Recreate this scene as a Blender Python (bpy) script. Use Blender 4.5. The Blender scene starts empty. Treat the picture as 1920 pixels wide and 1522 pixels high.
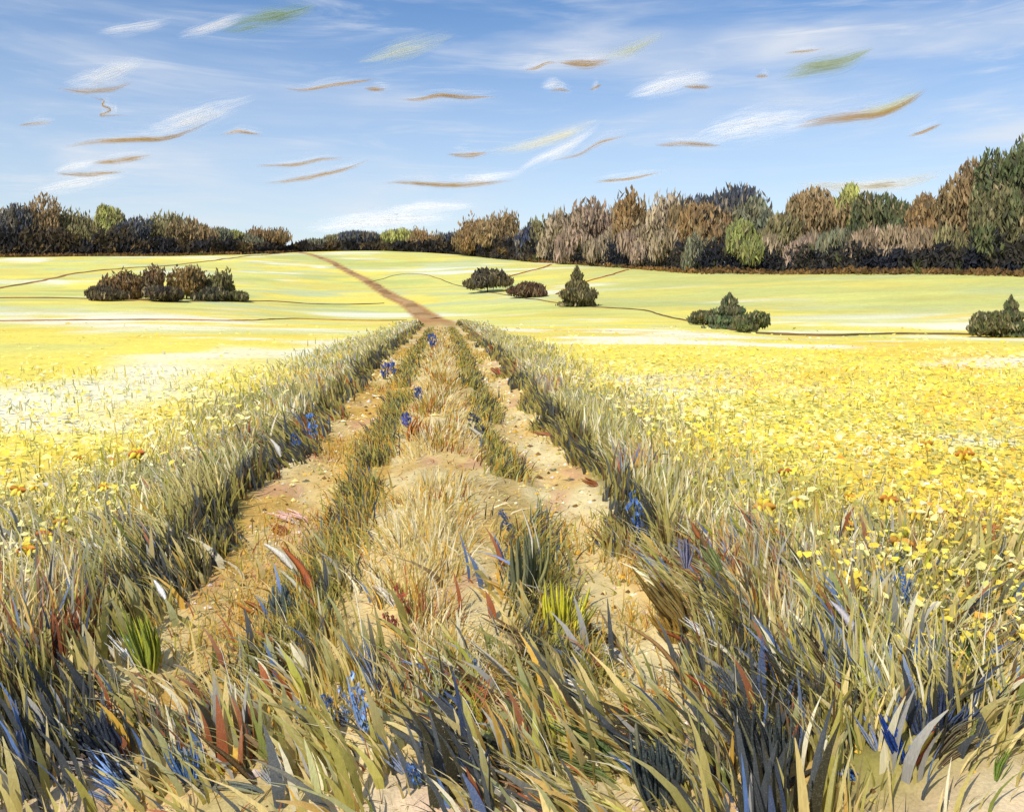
import bpy, math, random
import numpy as np
R = np.random.default_rng(7); random.seed(7)
scene = bpy.context.scene
COL = scene.collection

# ------------------------------------------------------------------ camera
F, CX, HOR, EYE = 1500.0, 960.0, 546.0, 1.7        # focal length and horizon in photograph pixels, eye height in m
cam = bpy.data.cameras.new('camera'); cam.lens = 36.0*F/1920; cam.sensor_width = 36
cam.shift_y = -(761.0-HOR)/1920; cam.clip_start = 0.1; cam.clip_end = 60000
camo = bpy.data.objects.new('camera', cam); COL.objects.link(camo)
camo.location = (0, 0, EYE); camo.rotation_euler = (math.pi/2, 0, 0)
scene.camera = camo
# ------------------------------------------------------------------ light, sky, exposure
SUN_EL, SUN_AZ = math.radians(46), math.radians(212)    # compass bearing of the sun, 0 = +Y, clockwise (behind the viewer, to the left)
sun = bpy.data.lights.new('sun', 'SUN'); sun.energy = 4.2; sun.angle = math.radians(0.6); sun.color = (1, .95, .86)
suno = bpy.data.objects.new('sun', sun); COL.objects.link(suno)
suno.rotation_euler = (math.pi/2-SUN_EL, 0, math.pi-SUN_AZ)
scene.view_settings.view_transform = 'Standard'; scene.view_settings.look = 'None'
scene.view_settings.exposure = 0.0; scene.view_settings.gamma = 1
scene.cycles.transparent_max_bounces = 48
w = bpy.data.worlds.new('World'); scene.world = w; w.use_nodes = True
nt = w.node_tree; nt.nodes.clear()
def N(t, kind, **kw):
    n = t.nodes.new(kind)
    for k, v in kw.items():
        if k in n.inputs: n.inputs[k].default_value = v
        else: setattr(n, k, v)
    return n
def MATH(t, op, a, b=None, clamp=False):
    n = t.nodes.new('ShaderNodeMath'); n.operation = op; n.use_clamp = clamp
    for i, v in enumerate((a, b)):
        if v is None: continue
        if hasattr(v, 'is_linked') or hasattr(v, 'links'): t.links.new(v, n.inputs[i])
        else: n.inputs[i].default_value = v
    return n.outputs[0]
sky = N(nt, 'ShaderNodeTexSky', sky_type='NISHITA', sun_disc=False, sun_elevation=SUN_EL, sun_rotation=SUN_AZ,
        altitude=0, air_density=1.0, dust_density=0.6, ozone_density=2.0)
tc = N(nt, 'ShaderNodeTexCoord')
sep = N(nt, 'ShaderNodeSeparateXYZ'); nt.links.new(tc.outputs['Generated'], sep.inputs[0])
az = MATH(nt, 'ARCTAN2', sep.outputs['X'], sep.outputs['Y']); el = MATH(nt, 'ARCSINE', sep.outputs['Z'])
comb = N(nt, 'ShaderNodeCombineXYZ'); nt.links.new(az, comb.inputs[0]); nt.links.new(el, comb.inputs[1])
def cirrus(scale, rot, detail, lo, hi, rough=.55, dist=.6):
    m = N(nt, 'ShaderNodeMapping'); m.inputs['Rotation'].default_value = (0, 0, math.radians(rot)); m.inputs['Scale'].default_value = scale
    nt.links.new(comb.outputs[0], m.inputs[0])
    n = N(nt, 'ShaderNodeTexNoise', Scale=1.0, Detail=detail, Roughness=rough, Distortion=dist); nt.links.new(m.outputs[0], n.inputs['Vector'])
    r = N(nt, 'ShaderNodeMapRange'); r.interpolation_type = 'SMOOTHSTEP'
    nt.links.new(n.outputs[0], r.inputs[0]); r.inputs[1].default_value = lo; r.inputs[2].default_value = hi
    return r.outputs[0]
c1 = cirrus((2.2, 12, 1), -17, 5, .43, .68, .55, .5)
c2 = cirrus((5, 46, 1), -14, 8, .46, .76, .65, .8)
c3 = cirrus((2.4, 3.6, 1), -20, 3, .38, .66)
low = N(nt, 'ShaderNodeMapRange'); low.interpolation_type = 'SMOOTHSTEP'; nt.links.new(el, low.inputs[0])
for i_, v_ in ((1, .42), (2, .02), (3, 0.0), (4, 1.0)): low.inputs[i_].default_value = v_
veil = MATH(nt, 'ADD', MATH(nt, 'MULTIPLY', MATH(nt, 'ADD', MATH(nt, 'MULTIPLY', c1, .75), MATH(nt, 'MULTIPLY', c2, .5)), MATH(nt, 'ADD', MATH(nt, 'MULTIPLY', c3, .75), .2)), MATH(nt, 'MULTIPLY', low.outputs[0], .50), True)
hsv = N(nt, 'ShaderNodeHueSaturation', Saturation=1.22, Value=1.0); nt.links.new(sky.outputs[0], hsv.inputs['Color'])
tint = N(nt, 'ShaderNodeMix', data_type='RGBA', blend_type='MULTIPLY'); tint.inputs['Factor'].default_value = 1
nt.links.new(hsv.outputs[0], tint.inputs[6]); tint.inputs[7].default_value = (1.08, 1.12, 1.20, 1)
mixc = N(nt, 'ShaderNodeMix', data_type='RGBA'); nt.links.new(veil, mixc.inputs['Factor'])
nt.links.new(tint.outputs[2], mixc.inputs[6]); mixc.inputs[7].default_value = (6.4, 6.7, 7.2, 1)
bg = N(nt, 'ShaderNodeBackground', Strength=0.125); nt.links.new(mixc.outputs[2], bg.inputs[0])
out = N(nt, 'ShaderNodeOutputWorld'); nt.links.new(bg.outputs[0], out.inputs[0])

# ------------------------------------------------------------------ helpers
def lin(c, k=1.0):
    c = np.asarray(c, float)/255.0
    return np.where(c <= .04045, c/12.92, ((c+.055)/1.055)**2.4)*k
def tag(o, label=None, cat=None, group=None, kind=None):
    for k, v in (('label', label), ('category', cat), ('group', group), ('kind', kind)):
        if v: o[k] = v
    return o
def empty(name, loc):
    o = bpy.data.objects.new(name, None); COL.objects.link(o); o.location = loc; o.empty_display_size = .2; return o
def build(name, V, Fc, mat, parent=None, cols=None, smooth=False, loc=None):
    """one mesh object from numpy arrays; quads (or tris) in Fc; cols = colour per vertex"""
    V = np.asarray(V, np.float32); Fc = np.asarray(Fc, np.int32)
    if loc is not None: V = V-np.asarray(loc, np.float32)
    me = bpy.data.meshes.new(name); nf, k = Fc.shape
    me.vertices.add(len(V)); me.vertices.foreach_set('co', V.ravel())
    me.loops.add(nf*k); me.loops.foreach_set('vertex_index', Fc.ravel())
    me.polygons.add(nf); me.polygons.foreach_set('loop_start', np.arange(0, nf*k, k, dtype=np.int32))
    me.polygons.foreach_set('use_smooth', np.full(nf, smooth))
    if cols is not None:
        a = me.color_attributes.new('Col', 'FLOAT_COLOR', 'POINT')
        c4 = np.ones((len(V), 4), np.float32); c4[:, :3] = cols; a.data.foreach_set('color', c4.ravel())
    me.update(); me.validate(); me.materials.append(mat)
    o = bpy.data.objects.new(name, me); COL.objects.link(o)
    if parent: o.parent = parent
    if loc is not None and parent is None: o.location = loc
    return o
def vnoise(x, y, seed=0):
    x = np.asarray(x, float); y = np.asarray(y, float)
    xi = np.floor(x).astype(np.int64); yi = np.floor(y).astype(np.int64); fx = x-xi; fy = y-yi
    fx = fx*fx*(3-2*fx); fy = fy*fy*(3-2*fy)
    def h(a, b):
        n = (a*374761393+b*668265263+seed*1442695041) & 0x7fffffff
        n = ((n ^ (n >> 13))*1274126177) & 0x7fffffff
        return ((n ^ (n >> 16)) & 0xffff)/65535.0
    return (h(xi, yi)*(1-fx)+h(xi+1, yi)*fx)*(1-fy)+(h(xi, yi+1)*(1-fx)+h(xi+1, yi+1)*fx)*fy
def fbm(x, y, seed=0, o=3):
    return sum(vnoise(x*2**i, y*2**i, seed+i)*.5**i for i in range(o))/sum(.5**i for i in range(o))
def sstep(a, b, x): t = np.clip((x-a)/(b-a), 0, 1); return t*t*(3-2*t)

# ------------------------------------------------------------------ materials
def mat_col(name, rough=.8, noise=(40, 40, 8), amp=.35, bump=.25, bscale=60, speck=0.0, speck_scale=120, spec=.25, trans=0.0, speck_col=(.72, .66, .5), obj=False):
    """vertex colour broken up by stretched noise (bristle-like streaks), fine speckle and relief"""
    m = bpy.data.materials.new(name); m.use_nodes = True; t = m.node_tree; b = t.nodes['Principled BSDF']
    b.inputs['Roughness'].default_value = rough; b.inputs['Specular IOR Level'].default_value = spec
    at = N(t, 'ShaderNodeAttribute', attribute_name='Col')
    if obj: pos = N(t, 'ShaderNodeTexCoord').outputs['Object']
    else: pos = N(t, 'ShaderNodeNewGeometry').outputs['Position']
    mp = N(t, 'ShaderNodeMapping'); mp.inputs['Scale'].default_value = noise; t.links.new(pos, mp.inputs[0])
    n1 = N(t, 'ShaderNodeTexNoise', Scale=1.0, Detail=4.0, Roughness=.6); t.links.new(mp.outputs[0], n1.inputs['Vector'])
    v = MATH(t, 'ADD', MATH(t, 'MULTIPLY', MATH(t, 'SUBTRACT', n1.outputs[0], .5), amp*2), 1.0)
    mul = N(t, 'ShaderNodeVectorMath', operation='SCALE'); t.links.new(at.outputs['Color'], mul.inputs[0]); t.links.new(v, mul.inputs['Scale'])
    csock = mul.outputs[0]
    n2 = N(t, 'ShaderNodeTexNoise', Scale=speck_scale, Detail=2.0); t.links.new(pos, n2.inputs['Vector'])
    if speck > 0:
        th = N(t, 'ShaderNodeMapRange'); th.inputs[1].default_value = .52; th.inputs[2].default_value = .66; th.inputs[4].default_value = speck
        t.links.new(n2.outputs[0], th.inputs[0])
        mx = N(t, 'ShaderNodeMix', data_type='RGBA'); t.links.new(th.outputs[0], mx.inputs['Factor']); t.links.new(csock, mx.inputs[6])
        mx.inputs[7].default_value = (*speck_col, 1); csock = mx.outputs[2]
    t.links.new(csock, b.inputs['Base Color'])
    if bump:
        n3 = N(t, 'ShaderNodeTexNoise', Scale=bscale, Detail=3.0); t.links.new(pos, n3.inputs['Vector'])
        bp = N(t, 'ShaderNodeBump', Strength=bump, Distance=1.2/bscale); t.links.new(n3.outputs[0], bp.inputs['Height']); t.links.new(bp.outputs[0], b.inputs['Normal'])
    if trans:
        tr = N(t, 'ShaderNodeBsdfTranslucent'); t.links.new(csock, tr.inputs[0])
        ms = N(t, 'ShaderNodeMixShader'); ms.inputs[0].default_value = trans
        t.links.new(b.outputs[0], ms.inputs[1]); t.links.new(tr.outputs[0], ms.inputs[2])
        t.links.new(ms.outputs[0], t.nodes['Material Output'].inputs[0])
    return m
M_GROUND = None
M_GRASS = mat_col('grass', .75, (160, 160, 14), .42, .0, 80, .09, 210, .2, .34)
M_LEAF = mat_col('broad_leaf', .8, (170, 170, 16), .45, .45, 150, .12, 230, .15, .22)
M_FLOWER = mat_col('petal', .7, (30, 30, 30), .18, .3, 60, .0, 100, .2, .25)
M_CROWN = mat_col('foliage', .85, (3, 3, .6), .32, .0, 30, .0, 100, .15, .18)
M_BUSH = mat_col('bush_foliage', .85, (5, 5, 1.2), .32, .0, 30, .0, 100, .15, .18)
M_BARK = mat_col('bark', .9, (6, 6, 1), .3, .4, 12)
M_EARTH = mat_col('earth', .95, (1.5, 1.5, 1.5), .4, .5, 6)
M_TWIG = mat_col('twig_bark', .9, (80, 80, 20), .3, .4, 120)
def ground_material():
    m = bpy.data.materials.new('meadow_ground'); m.use_nodes = True; t = m.node_tree; b = t.nodes['Principled BSDF']
    b.inputs['Roughness'].default_value = .9; b.inputs['Specular IOR Level'].default_value = .12
    at = N(t, 'ShaderNodeAttribute', attribute_name='Col'); pos = N(t, 'ShaderNodeNewGeometry').outputs['Position']
    def nz(sc, scale=1.0, d=4.0, rot=0, dist=0.0):
        mp = N(t, 'ShaderNodeMapping'); mp.inputs['Scale'].default_value = sc; mp.inputs['Rotation'].default_value = (0, 0, rot); t.links.new(pos, mp.inputs[0])
        n = N(t, 'ShaderNodeTexNoise', Scale=scale, Detail=d, Roughness=.62, Distortion=dist); t.links.new(mp.outputs[0], n.inputs['Vector']); return n.outputs[0]
    big = nz((.10, .16, .2), 1, 5, .2, .8); mid = nz((.7, 1.1, 1), 1, 5, -.25, .6); fine = nz((9, 5, 9), 1, 6, .1, .4); grain = nz((90, 60, 90), 1, 2)
    v = MATH(t, 'ADD', MATH(t, 'MULTIPLY', MATH(t, 'SUBTRACT', big, .5), .30), 1.0)
    v = MATH(t, 'ADD', v, MATH(t, 'MULTIPLY', MATH(t, 'SUBTRACT', mid, .5), .45))
    v = MATH(t, 'ADD', v, MATH(t, 'MULTIPLY', MATH(t, 'SUBTRACT', fine, .5), .85))
    v = MATH(t, 'ADD', v, MATH(t, 'MULTIPLY', MATH(t, 'SUBTRACT', grain, .5), .55))
    mul = N(t, 'ShaderNodeVectorMath', operation='SCALE'); t.links.new(at.outputs['Color'], mul.inputs[0]); t.links.new(v, mul.inputs['Scale'])
    t.links.new(mul.outputs[0], b.inputs['Base Color'])
    h = MATH(t, 'ADD', MATH(t, 'MULTIPLY', mid, .5), MATH(t, 'ADD', MATH(t, 'MULTIPLY', fine, .22), MATH(t, 'MULTIPLY', grain, .05)))
    bp = N(t, 'ShaderNodeBump', Strength=.55, Distance=.12); t.links.new(h, bp.inputs['Height']); t.links.new(bp.outputs[0], b.inputs['Normal'])
    return m
M_GROUND = ground_material()

# ------------------------------------------------------------------ terrain
def zrow(Y, row): return EYE-(row-HOR)/F*Y
PROFILE = [   # bearing as a photograph column, then (distance, row) of the land along it
    (-500, [(62, 606), (105, 566), (145, 543), (275, 482)]),
    (0,    [(65, 603), (110, 562), (150, 541), (290, 480)]),
    (400,  [(65, 602), (115, 565), (180, 525), (250, 490), (310, 474)]),
    (600,  [(60, 610), (95, 600), (130, 575), (200, 530), (280, 495), (375, 465)]),
    (830,  [(60, 610), (95, 599), (130, 575), (200, 530), (280, 495), (375, 465)]),
    (1000, [(60, 609), (110, 568), (180, 520), (260, 480)]),
    (1150, [(60, 612), (95, 580), (150, 530), (215, 498)]),
    (1300, [(45, 625), (70, 603), (110, 562), (170, 508)]),
    (1600, [(35, 645), (50, 630), (80, 588), (140, 514)]),
    (1920, [(30, 655), (45, 632), (70, 590), (115, 513)]),
    (2500, [(28, 658), (40, 636), (60, 600), (100, 516)])]
SG = np.linspace(-1.6, 1.6, 161); LG = np.linspace(math.log(4), math.log(4000), 300); YG = np.exp(LG)
def _table():
    cs, rows = [], []
    for px, pts in PROFILE:
        ys = [0, 12, 20]; zs = [0, 0, 0.0]
        for (Y, r) in pts: ys.append(Y); zs.append(zrow(Y, r))
        ys += [ys[-1]+50, 1500, 5000]; zs += [zs[-1]+2.0, zs[-1]+1.0, zs[-1]-30]
        cs.append((px-CX)/F); rows.append(np.interp(YG, ys, zs))
    rows = np.array(rows); T = np.stack([np.interp(SG, cs, rows[:, j]) for j in range(len(YG))], 1)
    def blur(A, ax, s):
        k = np.exp(-.5*(np.arange(-3*s, 3*s+1)/s)**2); k /= k.sum()
        return np.apply_along_axis(lambda a: np.convolve(np.pad(a, 3*s, mode='edge'), k, 'valid'), ax, A)
    return blur(blur(T, 1, 4), 0, 4)
TT = _table()
def land(X, Y):
    X = np.asarray(X, float); Y = np.asarray(Y, float)
    s = np.clip(X/np.maximum(Y, 6), SG[0], SG[-1]-1e-6); l = np.clip(np.log(np.maximum(Y, 4.001)), LG[0], LG[-1]-1e-6)
    a = (s-SG[0])/(SG[1]-SG[0]); b = (l-LG[0])/(LG[1]-LG[0]); i = a.astype(int); j = b.astype(int); fa = a-i; fb = b-j
    z = (TT[i, j]*(1-fa)+TT[i+1, j]*fa)*(1-fb)+(TT[i, j+1]*(1-fa)+TT[i+1, j+1]*fa)*fb
    return z+(fbm(X*.03, Y*.03, 5)-.5)*np.clip((Y-40)/80, 0, 1)*1.0
TRK_Y = [0, 30, 60, 95, 130, 200, 280, 375, 420]
TRK_P = [None, 826, 829, 801, 768, 690, 622, 556, 530]
TRK_X = [-.1]+[(p-CX)/F*y for p, y in zip(TRK_P[1:], TRK_Y[1:])]
_ty = np.linspace(-10, 420, 2000); _tx = np.interp(_ty, TRK_Y, TRK_X)
_k = np.exp(-.5*(np.arange(-60, 61)/25)**2); _k /= _k.sum()
_ts = np.convolve(np.pad(_tx, 60, mode='edge'), _k, 'valid'); _bl = np.clip((_ty-30)/20, 0, 1); _tx = _tx*(1-_bl)+_ts*_bl
_tx = np.where(_ty < 0, -.1-.0957*_ty, _tx)
def track_x(Y): return np.interp(Y, _ty, _tx)
def dtrack(X, Y): return X-track_x(Y)
def zg(X, Y):
    """height of the ground with the rutted track pressed into it"""
    d = dtrack(X, Y); near = 1-sstep(55, 85, np.asarray(Y, float))
    wob = (vnoise(np.asarray(Y)*.7, np.asarray(Y)*0+3., 9)-.5)*.12
    rut = -.07*np.exp(-((d+.98+wob)/.24)**2)-.07*np.exp(-((d-1.1+wob)/.26)**2)
    ridge = .06*np.exp(-(d/.35)**2); bank = .13*sstep(1.4, 2.0, np.abs(d))
    small = (fbm(X*3, Y*3, 21)-.5)*.05
    return land(X, Y)+near*(rut+ridge+bank+small)
def at_ground(px, row):
    Y = np.exp(np.linspace(math.log(2.0), math.log(700), 5000)); X = (px-CX)/F*Y
    r = HOR-(zg(X, Y)-EYE)*F/Y; k = int(np.argmax(r <= row)) if (r <= row).any() else int(np.argmin(r[Y < 400]))
    return float(X[k]), float(Y[k]), float(zg(X[k:k+1], Y[k:k+1])[0])

# colours of the land (its own colours, no shading)
YEL, CREAM, LIME, SAGE, GOLD = [lin(c, .93) for c in ((246, 226, 104), (248, 242, 212), (222, 218, 124), (204, 208, 150), (244, 208, 84))]
SAND, STRAW, OLIVE, DARKO, PINK, RUST = [lin(c, .95) for c in ((222, 190, 122), (226, 206, 150), (158, 148, 78), (104, 98, 58), (226, 190, 162), (176, 122, 66))]
def mixc_(a, b, f): f = np.asarray(f)[..., None]; return a*(1-f)+b*f
def field_colour(X, Y):
    """meadow colour: drifts of yellow bloom, pale seed heads and green"""
    sc = 1/np.maximum(1.0, np.minimum(Y, 120)*.10)
    n1 = fbm(X*.22*np.sqrt(sc)+Y*.05, Y*.30*np.sqrt(sc), 31); n2 = fbm(X*.5*np.sqrt(sc)-Y*.1, Y*.6*np.sqrt(sc), 47); n3 = fbm(X*.12, Y*.12+X*.05, 63)
    left = sstep(.3, -.8, dtrack(X, Y)/np.maximum(Y, 5)*3)
    c = np.broadcast_to(YEL, X.shape+(3,)).copy()
    c = mixc_(c, CREAM, sstep(.50-.08*left, .64-.04*left, n1)*.9)
    c = mixc_(c, GOLD, sstep(.54, .66, n2)*.8*(1-.5*left))
    c = mixc_(c, lin((248, 244, 226), .95), sstep(.58, .70, fbm(X*.16-Y*.06, Y*.22, 151))*.75*sstep(10, 20, Y))
    c = mixc_(c, LIME, sstep(.50, .66, n3)*.7)
    far = sstep(60, 100, Y)
    pale = mixc_(mixc_(np.broadcast_to(lin((234, 218, 116), .86), c.shape), LIME, sstep(.42, .6, n3)), SAGE, sstep(.55, .72, n1)*.9)
    pale = mixc_(pale, lin((246, 242, 222), .95), sstep(.62, .74, fbm(X*.035+Y*.01, Y*.06, 131))*.7)
    pale = mixc_(pale, lin((190, 196, 116), .93), sstep(.56, .7, fbm(X*.04, Y*.08, 141))*.7)
    pale = mixc_(pale, YEL, sstep(.60, .75, fbm(X*.05, Y*.05, 88))*.8)
    slope = sstep(960, 1150, X/np.maximum(Y, 1)*F+CX)*sstep(58, 85, Y)*.75
    pale = mixc_(pale, lin((202, 202, 122), .88), slope*.8*(1-.8*sstep(.5, .62, fbm(X*.05+Y*.04, Y*.09, 231))))
    return mixc_(c, pale, np.clip(far+slope, 0, 1))
def ground_colour(X, Y):
    d = dtrack(X, Y); a = np.abs(d); c = field_colour(X, Y)
    wob = (fbm(X*1.7, Y*.9, 71)-.5)*.5; dd = a+wob*.6
    near = 1-sstep(50, 70, Y)
    c = mixc_(c, mixc_(LIME, OLIVE, .35+.5*fbm(X, Y, 90)), near*(1-sstep(2.3, 3.6, dd))*.85)
    grass = mixc_(DARKO, OLIVE, sstep(.3, .7, fbm(X*2.2, Y*1.2, 93)))
    c = mixc_(c, grass, near*(1-sstep(1.6, 2.6, dd)))
    sand = mixc_(mixc_(np.broadcast_to(SAND, c.shape), STRAW, sstep(.35, .65, fbm(X*1.6, Y*.9, 95))), lin((206, 160, 70), .95), sstep(np.where(d < -.4, .40, .55), np.where(d < -.4, .6, .72), fbm(X*2.0, Y*.8, 97))*.85*np.where(d < -.4, 1, .6))
    sand = mixc_(sand, lin((206, 158, 120), .95), sstep(.64, .75, fbm(X*2.6, Y*1.3, 99))*.7)
    c = mixc_(c, sand, near*(1-sstep(1.35, 1.6, dd)))
    strip = np.exp(-((a-.63+wob*.3)/.15)**2)
    c = mixc_(c, grass, near*np.clip(strip, 0, 1)*.35)
    far_path = (1-near)*(1-sstep(1.2, 2.0, a))*(1-sstep(380, 400, Y))
    c = mixc_(c, mixc_(lin((176, 132, 74), .9), lin((200, 150, 100), .9), fbm(X*.4, Y*.2, 12)), far_path)
    fg = 1-sstep(2.6, 3.1, Y+ (fbm(X*1.2, Y*1.2, 55)-.5)*1.2)
    fgc = mixc_(mixc_(np.broadcast_to(lin((222, 200, 160), .95), c.shape), PINK, sstep(.45, .65, fbm(X*1.5, Y*2.5, 57))), lin((180, 168, 110), .95), sstep(.5, .62, fbm(X*2.3, Y*2.3, 59))*.8)
    return mixc_(c, fgc, fg*.9)
ys = np.concatenate([np.linspace(-12, 2.2, 24), 2.2*np.exp(np.arange(1, 470)*.0128), [1100, 1400, 1900, 2600, 3500]])
ts = np.linspace(-1, 1, 381); us = np.sinh(ts*2.3)/np.sinh(2.3)*1.5-.06
YY, UU = np.meshgrid(ys, us, indexing='ij'); XX = UU*(5+np.maximum(YY, 0))
ZZ = zg(XX, YY); cc = ground_colour(XX, YY)
nr, nc = YY.shape; idx = np.arange(nr*nc).reshape(nr, nc)
quads = np.stack([idx[:-1, :-1], idx[:-1, 1:], idx[1:, 1:], idx[1:, :-1]], -1).reshape(-1, 4)
g = build('ground', np.stack([XX, YY, ZZ], -1).reshape(-1, 3), quads, M_GROUND, cols=cc.reshape(-1, 3), smooth=True)
tag(g, 'rolling meadow land with a rutted sandy track', kind='structure')

# far stretch of the track, climbing the hill, and the brown field edges
def ribbon(name, pts, width, height, col, label, wob=.25):
    P = np.array(pts, float); seg = np.r_[0, np.cumsum(np.hypot(*np.diff(P, axis=0).T))]
    n = max(12, int(seg[-1]/1.2)); s = np.linspace(0, seg[-1], n)
    x = np.interp(s, seg, P[:, 0]); y = np.interp(s, seg, P[:, 1])
    k = np.ones(9)/9
    if n > 12: x[4:-4] = np.convolve(x, k, 'valid'); y[4:-4] = np.convolve(y, k, 'valid')
    tx, ty = np.gradient(x), np.gradient(y); L = np.hypot(tx, ty)+1e-9; nx, ny = -ty/L, tx/L
    wd = width*(1+wob*(fbm(s*.25, s*0+1, 3)-.5)*2.4); off = (fbm(s*.12, s*0+7, 5)-.5)*width*1.2
    prof = [(-1.0, -.15), (-.6, .6), (0, 1.0), (.6, .6), (1.0, -.15)]
    V = np.zeros((n, 5, 3))
    for i, (a, h) in enumerate(prof):
        X = x+nx*(off+a*wd/2); Y = y+ny*(off+a*wd/2)
        V[:, i, 0] = X; V[:, i, 1] = Y; V[:, i, 2] = zg(X, Y)+h*height*(.7+.6*fbm(s*.5, s*0+i, 11))
    I = np.arange(n*5).reshape(n, 5); q = np.stack([I[:-1, :-1], I[:-1, 1:], I[1:, 1:], I[1:, :-1]], -1).reshape(-1, 4)
    nn = fbm(s*.15, s*0, 17); c = mixc_(np.broadcast_to(lin(col[0]), (n, 3)), lin(col[1]), sstep(.3, .7, nn))
    o = build(name, V.reshape(-1, 3), q, M_EARTH, cols=np.repeat(c, 5, 0), smooth=True)
    return tag(o, label, kind='structure')
BR = ((128, 96, 52), (168, 120, 66)); DK = ((92, 76, 44), (126, 92, 50)); RU = ((176, 108, 50), (150, 84, 40))
def gp(*pp): return [at_ground(*p)[:2] for p in pp]
yy = np.linspace(88, 392, 60)
ribbon('track_path', list(zip(track_x(yy), yy)), 1.9, .08, ((150, 116, 70), (186, 148, 100)), 'brown earth track climbing the far hillside', .15)
ribbon('field_path', gp((-60, 552), (0, 540), (120, 517), (250, 502), (400, 489), (500, 478), (545, 471)), 1.3, .2, BR, 'brown field path rising from the left edge to the hilltop')
ribbon('field_path', gp((-60, 560), (80, 559), (160, 560), (300, 566), (460, 565), (520, 564), (580, 571), (720, 569)), .55, .14, DK, 'dark field edge running below the four brown bushes')
ribbon('field_path', gp((-60, 602), (60, 603), (150, 600), (300, 600), (450, 603), (560, 597), (700, 602), (762, 601)), .28, .10, BR, 'thin brown field edge nearest on the left')
ribbon('field_path', gp((690, 530), (725, 521), (760, 513), (800, 515), (870, 538), (940, 552), (1030, 566), (1120, 577), (1210, 581), (1300, 604), (1440, 629), (1530, 632), (1650, 624), (1750, 626), (1960, 632)), .32, .11, DK, 'long dark field edge winding past the bushes on the right')
ribbon('field_path', gp((900, 533), (950, 520), (1000, 507), (1035, 496)), 1.0, .18, RU, 'short rust field path above the dark round bush')
ribbon('field_path', gp((1040, 552), (1100, 528), (1140, 517), (1180, 506)), .8, .16, RU, 'short rust field path behind the pointed bush')

# ------------------------------------------------------------------ trees and bushes
def tube(pts, radii, sides=7):
    P = np.array(pts, float); n = len(P); T = np.gradient(P, axis=0); T /= np.linalg.norm(T, axis=1)[:, None]+1e-9
    a = np.cross(T, [0.31, .95, .05]); a /= np.linalg.norm(a, axis=1)[:, None]+1e-9; b = np.cross(T, a)
    th = np.linspace(0, 2*np.pi, sides, endpoint=False); r = np.asarray(radii)[:, None, None]
    V = P[:, None]+r*(np.cos(th)[None, :, None]*a[:, None]+np.sin(th)[None, :, None]*b[:, None])
    I = np.arange(n*sides).reshape(n, sides); J = np.roll(I, -1, 1)
    return V.reshape(-1, 3), np.stack([I[:-1], J[:-1], J[1:], I[1:]], -1).reshape(-1, 4)
def merge(parts):
    V, Q, o = [], [], 0
    for v, q in parts: V.append(v); Q.append(q+o); o += len(v)
    return np.concatenate(V), np.concatenate(Q)
def dabs(P, length, width, up, cols, spread=.5):
    """leaf clumps: kinked four-corner faces around points P, long axis mostly 'up'"""
    n = len(P); ax = np.array(up)[None]+R.normal(0, spread, (n, 3)); ax /= np.linalg.norm(ax, axis=1)[:, None]
    s = R.normal(0, 1, (n, 3)); s[:, 1] *= .5; s -= (s*ax).sum(1)[:, None]*ax; s /= np.linalg.norm(s, axis=1)[:, None]+1e-9
    k = np.cross(ax, s); l = length*R.uniform(.6, 1.4, n)[:, None]; wd = width*R.uniform(.6, 1.4, n)[:, None]
    a = P-ax*l*.5; b = P+s*wd*.5+k*wd*.18; c = P+ax*l*.5; d = P-s*wd*.5+k*wd*.18
    V = np.stack([a, b, c, d], 1).reshape(-1, 3)
    return V, np.arange(n*4).reshape(n, 4), np.repeat(cols, 4, 0)
def crown_points(n, W, H, z0, shape):
    if shape == 'conifer':
        t = R.beta(1.0, 1.7, n); r = W*.5*(1-t)**.85*(.78+.22*np.cos(t*24))*np.sqrt(R.uniform(.25, 1.05, n)); a = R.uniform(0, 2*np.pi, n)
        return np.stack([r*np.cos(a), r*np.sin(a), z0+t*H], 1)
    lobes = []
    m = {'round': 9, 'wide': 12, 'spiky': 8, 'column': 6, 'low': 8}[shape]
    for i in range(m):
        a = R.uniform(0, 2*np.pi); rr = np.sqrt(R.uniform(0, 1))*.34*W
        zz = {'round': R.uniform(.3, .72), 'wide': R.uniform(.3, .66), 'spiky': R.uniform(.25, .7), 'column': R.uniform(.2, .8), 'low': R.uniform(.2, .78)}[shape]
        k = 1-.55*(rr/(.34*W+1e-9))*max(0, zz-.3)*1.5
        lobes.append((rr*np.cos(a)*k, rr*np.sin(a)*k, z0+zz*H, R.uniform(.19, .30)*W, R.uniform(.2, .3)*H))
    P = []
    for (x, y, z, rw, rh) in lobes:
        v = R.normal(0, 1, (n//m+1, 3)); v /= np.linalg.norm(v, axis=1)[:, None]; v *= (R.uniform(.2, 1.0, len(v))**.45)[:, None]
        P.append(np.stack([x+v[:, 0]*rw, y+v[:, 1]*rw, z+v[:, 2]*rh], 1))
    P = np.concatenate(P); P[:, 2] = np.clip(P[:, 2], z0, None)
    if shape == 'spiky':
        k = R.random(len(P)) < .18; P[k, 2] += R.uniform(0, .22, k.sum())*H
    return P
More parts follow.
